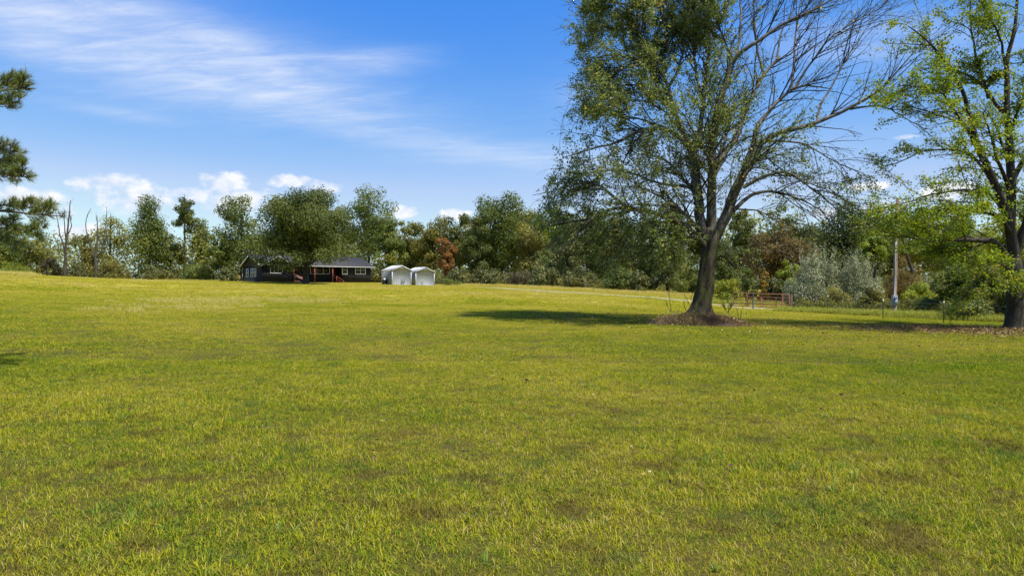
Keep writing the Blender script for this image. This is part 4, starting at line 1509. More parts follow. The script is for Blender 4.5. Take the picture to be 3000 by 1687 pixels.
def tree(name, px, Y, top, hw, bot, mat, label, shape='round', lobes=34, per=120, size=.34, cat='tree', trunk_r=.2, bark='bark_dark', lean=0.0, limbs=.5, group=None, vmean=.5, upright=False, extra=None):
    """a tree whose foot stands Y metres ahead; top, hw and bot are read off the photograph and turned into metres"""
    seed_[0] += 1
    rg = np.random.default_rng(seed_[0])
    g = gpx(px, Y)
    s = Y / F
    h1 = zpx(top, Y) - g[2]
    h0 = max(.15, zpx(bot, Y) - g[2])
    h1 = h1 * 1.07 + .3 if cat == 'tree' else h1
    a = hw * s * 1.16
    lobes = int(lobes * 1.25)
    per = int(per * 1.7)
    size *= .82
    r = empty(name, g, 0, label, cat, group)
    if cat != 'tree':
        h0 = -.45 * h1
        lobes = int(lobes * 1.5)
    C, Rr = lobes_for(shape, a, h0, h1, lobes, rg)
    if cat != 'tree':
        ok = C[:, 2] > .12
        C, Rr = C[ok], Rr[ok]
        h0 = .1
    if extra:
        C = np.concatenate([C, [px3(ex, ey, Y + ed) - g for ex, ey, ed, er in extra]])
        Rr = np.r_[Rr, [er for ex, ey, ed, er in extra]]
    C[:, 0] += lean * (C[:, 2] / h1)
    cm_ = MB()
    m = crown_mesh(cm_, C, Rr, per, size, rg, vmean, upright)
    # trunk and limbs
    tm = MB()
    top_z = h0 + (h1 - h0) * .86
    zz = np.linspace(-.3, top_z, 9)
    wob = np.cumsum(rg.normal(0, .02 * h1 / 9, (9, 2)), 0)
    TPx = np.stack([wob[:, 0] + lean * zz / h1, wob[:, 1], zz], 1)
    tr0 = trunk_r * (1.0 if cat == 'tree' else .5)
    tm.tube(TPx, np.r_[tr0 * 1.35, np.linspace(tr0, tr0 * .22, 8)], 8)
    k = int(limbs * len(C))
    if k:
        sel = rg.choice(len(C), k, replace=False)
        Ls = []
        for i in sel:
            c = C[i]
            hz = max(.2, min(top_z * .95, c[2] - .45 * math.hypot(c[0], c[1]) - .3))
            q0 = np.array([np.interp(hz, zz, TPx[:, 0]), np.interp(hz, zz, TPx[:, 1]), hz])
            mid = (q0 + c) / 2 + rg.normal(0, .12, 3) * Rr[i] + np.array([0, 0, -.08 * np.linalg.norm(c - q0)])
            f = np.linspace(0, 1, 6)[:, None]
            Ls.append((1 - f) ** 2 * q0 + 2 * f * (1 - f) * mid + f ** 2 * c)
        tm.tube(np.array(Ls), np.tile(np.linspace(tr0 * .36, tr0 * .10, 6), (len(Ls), 1)), 5, caps=False)
    tm.build('trunk' if cat == 'tree' else 'stem', M[bark], r, smooth=True)
    cm_.build('crown' if cat == 'tree' else 'foliage', M[mat], r)
    TREE_TRIS[0] += m * 2
    return r


# the oak in front of the house: finer leaves, broad low crown
tree('broad_oak', 895, 87.5, 556, 120, 792, 'oak', 'broad dark oak with low sweeping branches standing right in front of the dark house', 'round', 95, 200, .28, trunk_r=.36, limbs=.5, vmean=.42,
     extra=[(730, 744, .5, .75), (748, 754, 0, .8), (762, 768, -1, .75), (800, 776, -2.5, .8), (828, 782, -3, .8), (848, 784, -3, .7), (715, 752, 1, .5), (770, 735, -2, 1.1), (795, 760, -2.5, 1.0), (765, 760, -1, .8), (830, 770, -3, .9), (860, 772, -3.2, .8), (960, 758, -2.5, 1.0), (1005, 750, -2, 1.0), (1030, 735, -1, 1.0), (820, 745, -3.5, 1.1), (870, 752, -4, 1.0), (940, 745, -4, 1.1), (985, 735, -3, 1.0)])
# left woods
T_ = [
    ('tree', 20, 118, 668, 70, 820, 'green', 'green tree behind the hanging pine boughs at the left edge', 'round', 30, 120, .34),
    ('tree', 108, 122, 702, 48, 822, 'olive', 'small olive tree with thin brownish top just left of the reddish bush', 'round', 20, 80, .34),
    ('tree', 248, 126, 688, 46, 820, 'olive', 'short olive tree between the two bare dead trees', 'round', 22, 95, .34),
    ('tree', 325, 125, 612, 46, 822, 'olive', 'thin open crowned tree right of the curved dead snag', 'tall', 20, 70, .34),
    ('tree', 437, 124, 578, 78, 822, 'green', 'dense bushy green tree left of the tall slender tree', 'cone', 46, 130, .34),
    ('tree', 541, 126, 571, 40, 700, 'oak', 'tall slender tree with a small crown on a long bare stem', 'top', 22, 105, .32),
    ('tree', 590, 128, 640, 50, 822, 'green', 'lower green tree right of the slender stemmed tree', 'cone', 26, 105, .34),
    ('tree', 500, 130, 690, 48, 822, 'green', 'short green tree at the foot of the tall slender tree', 'round', 22, 105, .34),
    ('tree', 706, 118, 557, 80, 815, 'oak', 'tall round headed oak rising behind the left end of the dark house', 'round', 44, 120, .34),
    ('tree', 650, 116, 680, 45, 820, 'green', 'bushy green tree left of the house gable', 'round', 24, 110, .34),
    ('tree', 1080, 120, 545, 88, 800, 'green', 'tall bright green tree rising behind the right end of the house roof', 'round', 50, 130, .34),
    ('tree', 985, 124, 600, 60, 800, 'olive', 'yellowish green tree behind the house, between the oak and the tall bright tree', 'round', 30, 110, .34),
    ('tree', 820, 124, 640, 70, 800, 'green', 'green tree behind the middle of the house, mostly hidden by the oak', 'round', 26, 110, .34),
    ('tree', 1140, 116, 640, 55, 815, 'green', 'dark green tree directly behind the left metal shed', 'round', 30, 120, .34),
    ('tree', 1186, 122, 648, 26, 815, 'olive', 'narrow thin tree rising above the gap between house and sheds', 'tall', 15, 80, .32),
    ('tree', 1262, 118, 632, 64, 820, 'olive', 'olive green tree behind the right metal shed', 'round', 38, 130, .34),
    ('tree', 1345, 120, 622, 52, 825, 'oak', 'dark tree right behind the small orange tree', 'round', 30, 125, .34),
    ('tree', 1306, 108, 695, 36, 815, 'orange', 'small orange autumn tree right of the sheds', 'round', 22, 110, .28),
    ('tree', 1470, 112, 574, 100, 832, 'green', 'tallest dense green tree in the middle of the tree line', 'round', 62, 150, .34),
    ('tree', 1400, 108, 650, 56, 832, 'oak', 'dark green tree on the left flank of the tallest middle tree', 'round', 30, 125, .34),
    ('tree', 1555, 106, 640, 60, 835, 'olive', 'brownish olive tree just right of the tallest middle tree', 'round', 30, 110, .34),
    ('tree', 1530, 118, 600, 70, 838, 'green', 'green tree between the tallest middle tree and the yellow turning one', 'round', 38, 130, .34),
    ('tree', 1395, 116, 612, 60, 832, 'olive', 'olive tree between the orange tree and the tallest middle tree', 'round', 34, 130, .34),
    ('tree', 1215, 124, 660, 56, 820, 'oak', 'dark tree peeping out between the two metal sheds and the narrow tree', 'round', 28, 120, .34),
    ('tree', 1765, 112, 618, 66, 845, 'oak', 'dark tree behind the low left limbs, three trees left of the old trunk', 'round', 34, 125, .34),
    ('tree', 2370, 98, 650, 66, 830, 'oak', 'dark green tree behind the larger silvery shrub', 'round', 34, 120, .32),
    ('tree', 2610, 96, 640, 70, 830, 'green', 'green tree just behind the top half of the power pole', 'round', 34, 120, .32),
    ('tree', 1618, 110, 590, 72, 838, 'yellowgreen', 'tree with yellow turning leaves behind the left tip of the old tree', 'round', 36, 110, .34),
    ('tree', 1650, 100, 700, 70, 842, 'dark', 'dark shaded tree below the hanging left branches of the old tree', 'round', 32, 125, .32),
    ('tree', 1720, 106, 622, 70, 845, 'green', 'green tree behind the low left limbs of the old tree', 'round', 36, 125, .34),
    ('tree', 1810, 104, 640, 66, 848, 'olive', 'olive tree in the wood, two trees left of the old trunk', 'round', 34, 120, .34),
    ('tree', 1905, 100, 650, 62, 852, 'oak', 'dull green tree in the wood, just left of the old trunk', 'round', 32, 120, .34),
    ('tree', 1978, 98, 598, 52, 850, 'green', 'pointed light green tree whose tip shows left of the old trunk', 'cone', 32, 130, .32),
    ('cedar_tree', 1955, 86, 745, 42, 852, 'dark', 'blackish cedar standing at the wood edge left of the old trunk', 'cone', 24, 130, .26),
    ('tree', 2050, 100, 640, 60, 850, 'green', 'green tree directly behind the old trunk', 'round', 30, 115, .34),
    ('tree', 2165, 96, 620, 62, 860, 'green', 'rounded green tree just right of the old trunk', 'round', 36, 120, .34),
    ('tree', 2286, 102, 610, 62, 800, 'green', 'loose topped tree rising behind the brown leaved tree', 'round', 26, 90, .34),
    ('tree', 2285, 80, 670, 98, 850, 'brown', 'broad brown leaved tree behind the rusty gate', 'round', 50, 130, .30),
    ('tree', 2140, 78, 720, 56, 860, 'oak', 'dark shady tree between the old trunk and the brown tree', 'round', 26, 120, .30),
    ('tree', 2511, 86, 608, 118, 850, 'oak', 'broad dark oak behind the silvery shrubs', 'round', 66, 150, .32),
    ('tree', 2420, 90, 690, 66, 850, 'green', 'dull green tree between the brown tree and the broad dark oak', 'round', 28, 120, .32),
    ('tree', 2562, 62, 690, 40, 800, 'yellowgreen', 'small yellow green tree just left of the power pole', 'round', 22, 95, .24),
    ('tree', 2690, 92, 640, 90, 850, 'olive', 'olive tree behind the power pole', 'round', 40, 120, .32),
    ('tree', 2830, 80, 650, 90, 850, 'green', 'green tree behind the low limb of the bright green tree', 'round', 40, 125, .30),
    ('tree', 2960, 72, 640, 90, 850, 'yellowgreen', 'light green tree behind the dark right trunk', 'round', 40, 125, .30),
    ('tree', 3080, 66, 560, 90, 850, 'green', 'green tree mostly beyond the right edge', 'round', 40, 110, .30),
]
for (nm, px, Y, top, hw, bot, mat, lab, shp, nl, per, sz) in T_:
    tree(nm, px, Y, top, hw, bot, mat, lab, shp, nl, per, sz, trunk_r=.20)

# shrubs
Sh = [
    ('shrub', 152, 116, 742, 36, 820, 'redbrown', 'reddish brown bush beside the tall dead tree', 'shrub', 16, 90, .26, 0),
    ('shrub', 40, 112, 760, 60, 818, 'yellowgreen', 'yellow green bush at the left edge under the pine boughs', 'shrub', 18, 90, .26, 0),
    ('shrub', 220, 120, 760, 50, 822, 'dark', 'dark undergrowth bush between the two dead trees', 'shrub', 18, 90, .28, 0),
    ('shrub', 330, 120, 750, 60, 822, 'olive', 'dull olive bush right of the curved dead snag', 'shrub', 20, 90, .28, 0),
    ('shrub', 470, 120, 765, 60, 824, 'dark', 'dark bush under the bushy tree at the field edge', 'shrub', 20, 90, .28, 0),
    ('shrub', 580, 118, 760, 60, 824, 'green', 'green bush left of the house near the field edge', 'shrub', 20, 90, .28, 0),
    ('shrub', 667, 112, 770, 34, 826, 'dark', 'dark bush touching the left end of the house', 'shrub', 14, 90, .26, 0),
    ('shrub', 1115, 106, 770, 40, 832, 'dark', 'dark bush between the house and the left shed', 'shrub', 16, 90, .28, 0),
    ('shrub', 1312, 96, 813, 44, 838, 'green', 'low rounded light green bush right of the right shed', 'shrub', 18, 100, .16, 0),
    ('shrub', 1345, 100, 780, 50, 838, 'dark', 'dark bush behind the low light green bush', 'shrub', 18, 90, .26, 0),
    ('shrub', 1430, 100, 770, 56, 842, 'dark', 'dark bush at the foot of the tallest middle tree', 'shrub', 20, 95, .26, 0),
    ('shrub', 1525, 98, 775, 56, 844, 'redbrown', 'brownish bush right of the foot of the tallest middle tree', 'shrub', 18, 80, .24, 0),
    ('shrub', 1600, 96, 765, 56, 846, 'dark', 'dark bush under the yellow turning tree', 'shrub', 20, 95, .26, 0),
    ('shrub', 1700, 92, 775, 60, 850, 'dark', 'dark bush at the wood edge above the gravel track', 'shrub', 20, 95, .26, 0),
    ('shrub', 1800, 88, 770, 60, 854, 'oak', 'dull green bush at the wood edge, second left of the old trunk', 'shrub', 20, 95, .26, 0),
    ('shrub', 1880, 86, 780, 50, 856, 'dark', 'dark bush at the wood edge beside the blackish cedar', 'shrub', 18, 95, .26, 0),
    ('shrub', 2010, 82, 770, 60, 862, 'green', 'green bush partly behind the old trunk', 'shrub', 20, 95, .24, 0),
    ('shrub', 2128, 68, 795, 48, 872, 'yellowgreen', 'yellow green bush between the old trunk and the rusty gate', 'shrub', 22, 110, .17, 0),
    ('shrub', 2190, 70, 778, 34, 870, 'green', 'green bush just left of the golden sapling', 'shrub', 16, 110, .18, 0),
    ('sapling', 2238, 66, 764, 20, 850, 'gold', 'slim golden yellow sapling behind the rusty gate', 'shrub', 14, 70, .15, 0),
    ('shrub', 2312, 66, 742, 36, 868, 'yellowgreen', 'fresh green bush between the golden sapling and the silvery shrub', 'shrub', 20, 115, .18, 0),
    ('shrub', 2270, 68, 805, 44, 872, 'dark', 'dark bush behind the middle of the rusty gate', 'shrub', 16, 95, .2, 0),
    ('silver_shrub', 2385, 58, 722, 84, 910, 'silver', 'larger silvery leaved shrub right of the rusty gate with upright spires', 'shrub', 46, 170, .13, 1),
    ('silver_shrub', 2512, 57, 746, 68, 912, 'silver', 'smaller silvery leaved shrub left of the power pole', 'shrub', 38, 160, .13, 1),
    ('shrub', 2445, 52, 830, 60, 915, 'olive', 'olive undergrowth bush in front of the two silvery shrubs', 'shrub', 20, 130, .13, 0),
    ('shrub', 2556, 48, 825, 38, 918, 'olive', 'olive weedy bush just left of the power pole', 'shrub', 18, 110, .13, 0),
    ('shrub', 2660, 64, 722, 74, 840, 'brown', 'brown viny thicket right behind the power pole', 'shrub', 34, 110, .16, 0),
    ('shrub', 2700, 46.5, 815, 56, 922, 'yellowgreen', 'feathery light green bush just right of the power pole', 'shrub', 26, 140, .13, 0),
    ('shrub', 2715, 44, 860, 60, 922, 'green', 'deep green bush right of the feathery light green bush', 'shrub', 20, 130, .14, 0),
    ('shrub', 2800, 43, 755, 76, 925, 'green', 'tall leafy green thicket under the low limb at the right', 'shrub', 40, 150, .15, 0),
    ('shrub', 2900, 40, 760, 70, 930, 'olive', 'olive green thicket left of the dark right trunk', 'shrub', 36, 150, .15, 0),
    ('shrub', 2850, 37, 865, 80, 935, 'green', 'low dark green brush behind the right end of the wire fence', 'shrub', 26, 150, .13, 0),
    ('shrub', 2990, 36, 800, 70, 940, 'green', 'green brush behind the dark right trunk', 'shrub', 26, 150, .13, 0),
]
for (nm, px, Y, top, hw, bot, mat, lab, shp, nl, per, sz, up) in Sh:
    r = tree(nm, px, Y, top, hw, bot, mat, lab, shp, nl, per, sz, cat='shrub' if nm != 'sapling' else 'sapling', trunk_r=.10, limbs=.35, upright=bool(up))
    if up:
        # upright spires of this year's shoots
        rg = np.random.default_rng(px)
        h1 = zpx(top, Y) - gpx(px, Y)[2]
        n = 46
        a = hw * Y / F
        xy = rg.normal(0, .42, (n, 2)) * a
        zt = h1 * (.98 - .35 * (np.linalg.norm(xy, axis=1) / a) ** 2) + rg.normal(0, .25, n)
        p0 = np.c_[xy * .8, zt - 1.3]
        SP, SR = grow(p0, np.c_[xy * .15, np.ones(n)], np.full(n, 1.5) + rg.random(n) * .7, np.full(n, .016), np.full(n, .006), 6, np.zeros((n, 3)), .05, rg)
        lf = leaf_on(SP, 42, .06, rg)
        c2 = MB()
        c2.cards(lf, norm(rg.normal(size=lf.shape) + np.array([0, 0, .4])), .10, rg, np.clip(.7 + rg.normal(0, .15, len(lf)), 0, 1), .5)
        c2.build('spire', M['silver'], r)

# slanting dead stem in the viny thicket
g = gpx(2676, 60)
setp(MB().tube(np.array([px3(2676, 798, 60), px3(2666, 775, 60), px3(2656, 745, 60), px3(2648, 715, 60), px3(2643, 690, 60)]) - g, np.array([.16, .13, .11, .09, .05]), 8).build('leaning_snag', M['bark_dark'], None, smooth=True, loc=g), 'dark dead stem leaning left in the brown viny thicket', 'tree stem')

# dead snags on the left


def snag(px, Y, stems, label):
    g = gpx(px, Y)
    r = empty('dead_tree', g, 0, label, 'dead tree')
    rg = np.random.default_rng(px)
    for pts, r0, r1 in stems:
        f = np.linspace(0, 1, len(pts))
        P_ = smooth_path(np.array([px3(a, b, Y + rg.normal(0, .3) * t) for (a, b), t in zip(pts, f)]), 16) - g
        P_ += np.cumsum(rg.normal(0, .03, P_.shape), 0)
        R_ = np.linspace(r0, r1, 16)
        m_ = MB()
        m_.tube(P_, R_, 7)
        i1, t1, p1, d1, rr = spawn(P_[None], R_[None], 7, .35, .8, .6, .3, rg)
        P1, R1 = grow(p1, d1, .4 + 1.0 * rg.random(len(i1)), np.minimum(rr * .5, .05), np.full(len(i1), .012), 5, np.tile(np.array([0, 0, .3]), (len(i1), 1)), .15, rg)
        m_.tube(P1, R1, 4, caps=False)
        m_.build('trunk' if pts[0][1] > 815 else 'branch', M['bark_dead'], r, smooth=True)


snag(190, 114, [([(190, 824), (190, 780), (191, 730), (195, 690), (200, 650), (204, 620), (205, 590)], .30, .05), ([(191, 740), (180, 700), (172, 660), (162, 610)], .13, .03), ([(193, 710), (191, 670), (192, 612)], .12, .03), ([(197, 690), (210, 660), (206, 640), (206, 600)], .10, .02), ([(191, 740), (172, 715), (160, 700)], .07, .02)],
     'tall bare dead tree with several grey stems at the left of the field')
snag(281, 117, [([(281, 822), (281, 790), (279, 760), (284, 710), (285, 660), (284, 628)], .26, .05), ([(279, 765), (265, 720), (255, 690), (250, 655), (256, 630), (266, 613)], .14, .03), ([(281, 780), (296, 745), (304, 700), (312, 650), (315, 606)], .12, .03)],
     'bare dead snag with a curved left stem near the bushy trees')

# ------------------------------------------------------------------ deep wood behind the named trees (one mass nobody could count)
rng = np.random.default_rng(77)
mb = MB()
C, Rr = [], []
for az_ in np.linspace(rad(-44), rad(44), 210):
    for k in range(3):
        Yd = 132 + 16 * k + rng.normal(0, 4)
        if az_ > rad(8):
            Yd -= 24 * min(1, (az_ - rad(8)) / rad(14))
        x = math.tan(az_) * Yd
        g = zg(x, Yd)
        h = (11.0 + 1.6 * math.sin(az_ * 23 + k) + rng.normal(0, 1.3)) * (.80 if az_ < rad(-17) else .85 if az_ < rad(-7) else 1.0) * (.95 if az_ > rad(17) else 1)
        for j in range(4):
            C.append((x + rng.normal(0, 1), Yd + rng.normal(0, 1), g + h * (.12 + .27 * j) * (.9 + .2 * rng.random())))
            Rr.append(1.5 + 1.0 * rng.random())
crown_mesh(mb, np.array(C), np.array(Rr), 60, .42, rng, .45)
o = mb.build('deep_woods', M['olive'])
setp(o, 'dark green wood filling the gaps far behind the tree line', 'woods', None, 'stuff')
# low brush skirting the wood
C, Rr = [], []
for px, Y in [(p, 122 - 4 * math.sin(p)) for p in range(100, 680, 12)] + [(p, 110 - (p - 1100) * .018) for p in range(1290, 2120, 10)]:
    g = gpx(px, Y)
    C.append(g + (0, rng.normal(0, 1), .3 + .5 * rng.random()))
    Rr.append(.6 + .8 * rng.random())
mb = MB()
crown_mesh(mb, np.array(C), np.array(Rr), 70, .24, rng, .45)
C, Rr = [], []
for px in range(2335, 3060, 5):
    Y = 53 - (px - 2335) / 700 * 17
    g = gpx(px, Y)
    C.append(g + (0, rng.normal(0, .5), .15 + .5 * rng.random()))
    Rr.append(.3 + .35 * rng.random())
crown_mesh(mb, np.array(C), np.array(Rr), 90, .12, rng, .35)
setp(mb.build('undergrowth', M['olive']), 'low olive brush along the foot of the tree line', 'undergrowth', None, 'stuff')

# ------------------------------------------------------------------ mound with weeds at the old tree's foot
rng = np.random.default_rng(9)
MC = gpx(2050, 30.2)
gx_ = np.linspace(-2.3, 2.3, 40)
mx_, my_ = np.meshgrid(gx_, np.linspace(-1.7, 1.7, 32))


def mound_h(x, y):
    e = (x / 1.95) ** 2 + (y / 1.45) ** 2
    e = e * (1 + .28 * np.sin(np.arctan2(y, x) * 3 + 1) + .18 * np.sin(np.arctan2(y, x) * 7))
    return .36 * np.clip(1 - e, 0, 1) ** .7 + np.where(e < 1, .03 * np.sin(x * 5) * np.cos(y * 6), 0)


mz = zf(mx_ + MC[0], my_ + MC[1]) + mound_h(mx_, my_) - .02 - .10 * np.clip((mx_ / 1.95) ** 2 + (my_ / 1.45) ** 2 - 1, 0, .8)
gi = np.arange(mx_.size).reshape(mx_.shape)
mb = MB()
mb.add(np.stack([mx_ + MC[0], my_ + MC[1], mz], -1), np.stack([gi[:-1, :-1], gi[:-1, 1:], gi[1:, 1:], gi[1:, :-1]], -1).reshape(-1, 4))
setp(mb.build('earth_mound', simple_mat('leaf mould soil', (0.085, 0.055, 0.034), 0.95, .35, 5, bump=.6), smooth=True), kind='structure')
n = 12000
an, rr = rng.random(n) * 2 * PI, np.sqrt(rng.random(n)) * (1.0 + .16 * rng.normal(0, 1, n))
wx, wy = np.cos(an) * rr * 1.95, np.sin(an) * rr * 1.45
p0 = np.stack([wx + MC[0], wy + MC[1], zf(wx + MC[0], wy + MC[1]) + mound_h(wx, wy) - .03], 1)
dd = norm(np.stack([rng.normal(0, .75, n) + wx * .15, rng.normal(0, .75, n) + wy * .15, np.full(n, .8)], 1))
ln = (.10 + .30 * rng.random(n) ** 2) * np.where(rng.random(n) < .06, 1.7, 1.0)
sdv = norm(np.cross(dd, rng.normal(size=(n, 3)))) * .006
md = p0 + dd * ln[:, None] * .55
dp = norm(dd + np.array([0, 0, -.9]) + rng.normal(0, .3, (n, 3)))
tp = md + dp * ln[:, None] * .5
green = (wx < -.2) & (rng.random(n) < .5)
vv = np.clip(np.where(green, .82, .35) + rng.normal(0, .15, n), 0, .9)
mb = MB()
v = np.stack([p0 - sdv, p0 + sdv, md + sdv, md - sdv, tp], 1).reshape(-1, 3)
b5 = np.arange(n)[:, None] * 5
mb.add(v, quads=b5 + np.array([[0, 1, 2, 3]]), tris=b5 + np.array([[3, 2, 4]]), var=np.repeat(vv, 5))
an, rr = rng.random(500) * 2 * PI, np.sqrt(rng.random(500))
fx, fy = np.cos(an) * rr * 1.9, np.sin(an) * rr * 1.4
mb.cards(np.stack([fx + MC[0], fy + MC[1], zf(fx + MC[0], fy + MC[1]) + mound_h(fx, fy) + .10 * rng.random(500) + .02], 1), norm(rng.normal(size=(500, 3)) * .6 + np.array([0, -.3, 1])), .07, rng, np.where(rng.random(500) < .35, 1.0, .55))
setp(mb.build('dry_weeds', M['weed']), 'brown dry weeds and fallen leaves covering the mound under the old tree', 'weeds', None, 'stuff')


def sprout(px, py, stems, label, leaves=0, mat='pear', Y=None):
    """bare or leafy shoots rising from the mound or lawn"""
    Y = Y or YT - .4
    g = px3(px, py, Y)
    rg = np.random.default_rng(int(px))
    r = empty('woody_sprout', g, 0, label, 'sprout')
    m_ = MB()
    allP = []
    for pts in stems:
        P_ = smooth_path(np.array([px3(a, b, Y + rg.normal(0, .05)) for a, b in pts]), 12) - g
        R_ = np.linspace(.014, .005, 12)
        m_.tube(P_, R_, 5)
        i1, t1, p1, d1, rr_ = spawn(P_[None], R_[None], 7, .3, .9, .5, .2, rg)
        P1, R1 = grow(p1, d1, .12 + .25 * rg.random(len(i1)), np.full(len(i1), .006), np.full(len(i1), .003), 3, np.zeros((len(i1), 3)), .08, rg)
        m_.tube(P1, R1, 3, caps=False)
        allP.append(P1)
    m_.build('stem', M['bark_dark'], r)
    if leaves:
        P1 = np.concatenate(allP)
        lf = leaf_on(P1, leaves, .03, rg)
        l_ = MB()
        l_.cards(lf, norm(rg.normal(size=lf.shape) + np.array([0, -.2, .5])), .075, rg, np.clip(.3 + rg.normal(0, .15, len(lf)), 0, .9), .6)
        l_.build('leaves', M[mat], r)


sprout(1965, 912, [[(1967, 912), (1963, 890), (1961, 870), (1958, 848)], [(1966, 912), (1957, 900), (1950, 885)]], 'bare forked sprout on the left end of the mound')
sprout(2024, 915, [[(2026, 914), (2024, 895), (2012, 880), (2003, 858)], [(2027, 912), (2024, 885), (2027, 862), (2032, 845)], [(2022, 915), (2006, 908), (2002, 880)]], 'bare twiggy sprouts close against the left of the old trunk')
sprout(2135, 920, [[(2134, 920), (2134, 900), (2132, 880), (2131, 866)], [(2134, 915), (2142, 895), (2150, 885)], [(2134, 918), (2124, 905), (2118, 896)]], 'dark leafy sprout on the mound right of the old trunk', 7, 'oak')
sprout(2170, 940, [[(2170, 940), (2171, 915), (2177, 898)], [(2164, 938), (2161, 920), (2158, 905)]], 'thin bare stalks at the right end of the mound')
# sprouts against the shed
sprout(1180, 834, [[(1180, 836), (1178, 826), (1176, 819)], [(1183, 836), (1183, 827), (1185, 822)], [(1179, 836), (1174, 829), (1170, 826)]], 'dark weed growing against the front of the left shed', 10, 'dark', Y=87.3)
sprout(1236, 837, [[(1236, 838), (1236, 832), (1236, 829)]], 'tiny dark weed against the front of the right shed', 6, 'dark', Y=86.2)

# ------------------------------------------------------------------ grass (stuff): blades in clumps, set out with geometry nodes
SRC = bpy.data.collections.new('grass_sources')


def clump(seed, size, n, h0, h1, wd, seg2=True, spread=.7, dryp=.12, hay=False, mat=0.0):
    """a patch of bent grass blades"""
    rg = np.random.default_rng(seed)
    xy = (rg.random((n, 2)) - .5) * size
    # blades gather in tufts
    tc_ = (rg.random((max(3, n // 14), 2)) - .5) * size
    own = rg.integers(0, len(tc_), n)
    xy = np.where(rg.random((n, 1)) < .8, tc_[own] + rg.normal(0, .018 if size < 1 else .06, (n, 2)), xy)
    tl = rg.random(len(tc_))[own]
    h = (h0 + (h1 - h0) * rg.random(n) ** 1.4) * (.7 + .6 * tl)
    mat_ = rg.random(n) < mat
    xy = np.where(mat_[:, None], (rg.random((n, 2)) - .5) * size, xy)
    h = np.where(mat_, h0 * 1.2 + .35 * h * rg.random(n), h)
    spread = np.where(mat_, 2.4, spread)
    az_ = rg.random(n) * 2 * PI
    d = norm(np.stack([np.cos(az_) * spread * rg.random(n), np.sin(az_) * spread * rg.random(n), np.ones(n)], 1))
    b = norm(d + np.stack([np.cos(az_), np.sin(az_), -.35 + 0 * az_], 1) * (.35 + .75 * rg.random(n))[:, None])
    sd2 = np.stack([-np.sin(az_), np.cos(az_), 0 * az_], 1) * (wd * (.6 + .8 * rg.random(n)) / 2)[:, None]
    p0 = np.c_[xy, np.full(n, -.012)]
    p1 = p0 + d * (h * .55)[:, None]
    p2 = p1 + b * (h * .55)[:, None]
    tcol = rg.normal(.44, .21, len(tc_))[own]
    var = np.clip(tcol + rg.normal(0, .10, n), 0, 1)
    var = np.where(mat_, np.clip(rg.normal(.38, .2, n), 0, 1), var)
    var = np.where(rg.random(n) < dryp, .95 + .4 * rg.random(n), var)
    if hay:
        var = np.clip(rg.normal(.55, .2, n), 0, 1)
    v = np.stack([p0 - sd2, p0 + sd2, p1 + sd2 * .85, p1 - sd2 * .85, p2], 1).reshape(-1, 3)
    b5 = np.arange(n)[:, None] * 5
    m_ = MB()
    m_.add(v, quads=b5 + np.array([[0, 1, 2, 3]]), tris=b5 + np.array([[3, 2, 4]]), var=np.repeat(var, 5))
    return m_


def sources(name, mat, specs):
    c = bpy.data.collections.new(name)
    for i, sp in enumerate(specs):
        me = clump(*sp[0], **sp[1]).mesh(name, mat)
        c.objects.link(bpy.data.objects.new('%s_%02d' % (name, i), me))
    return c


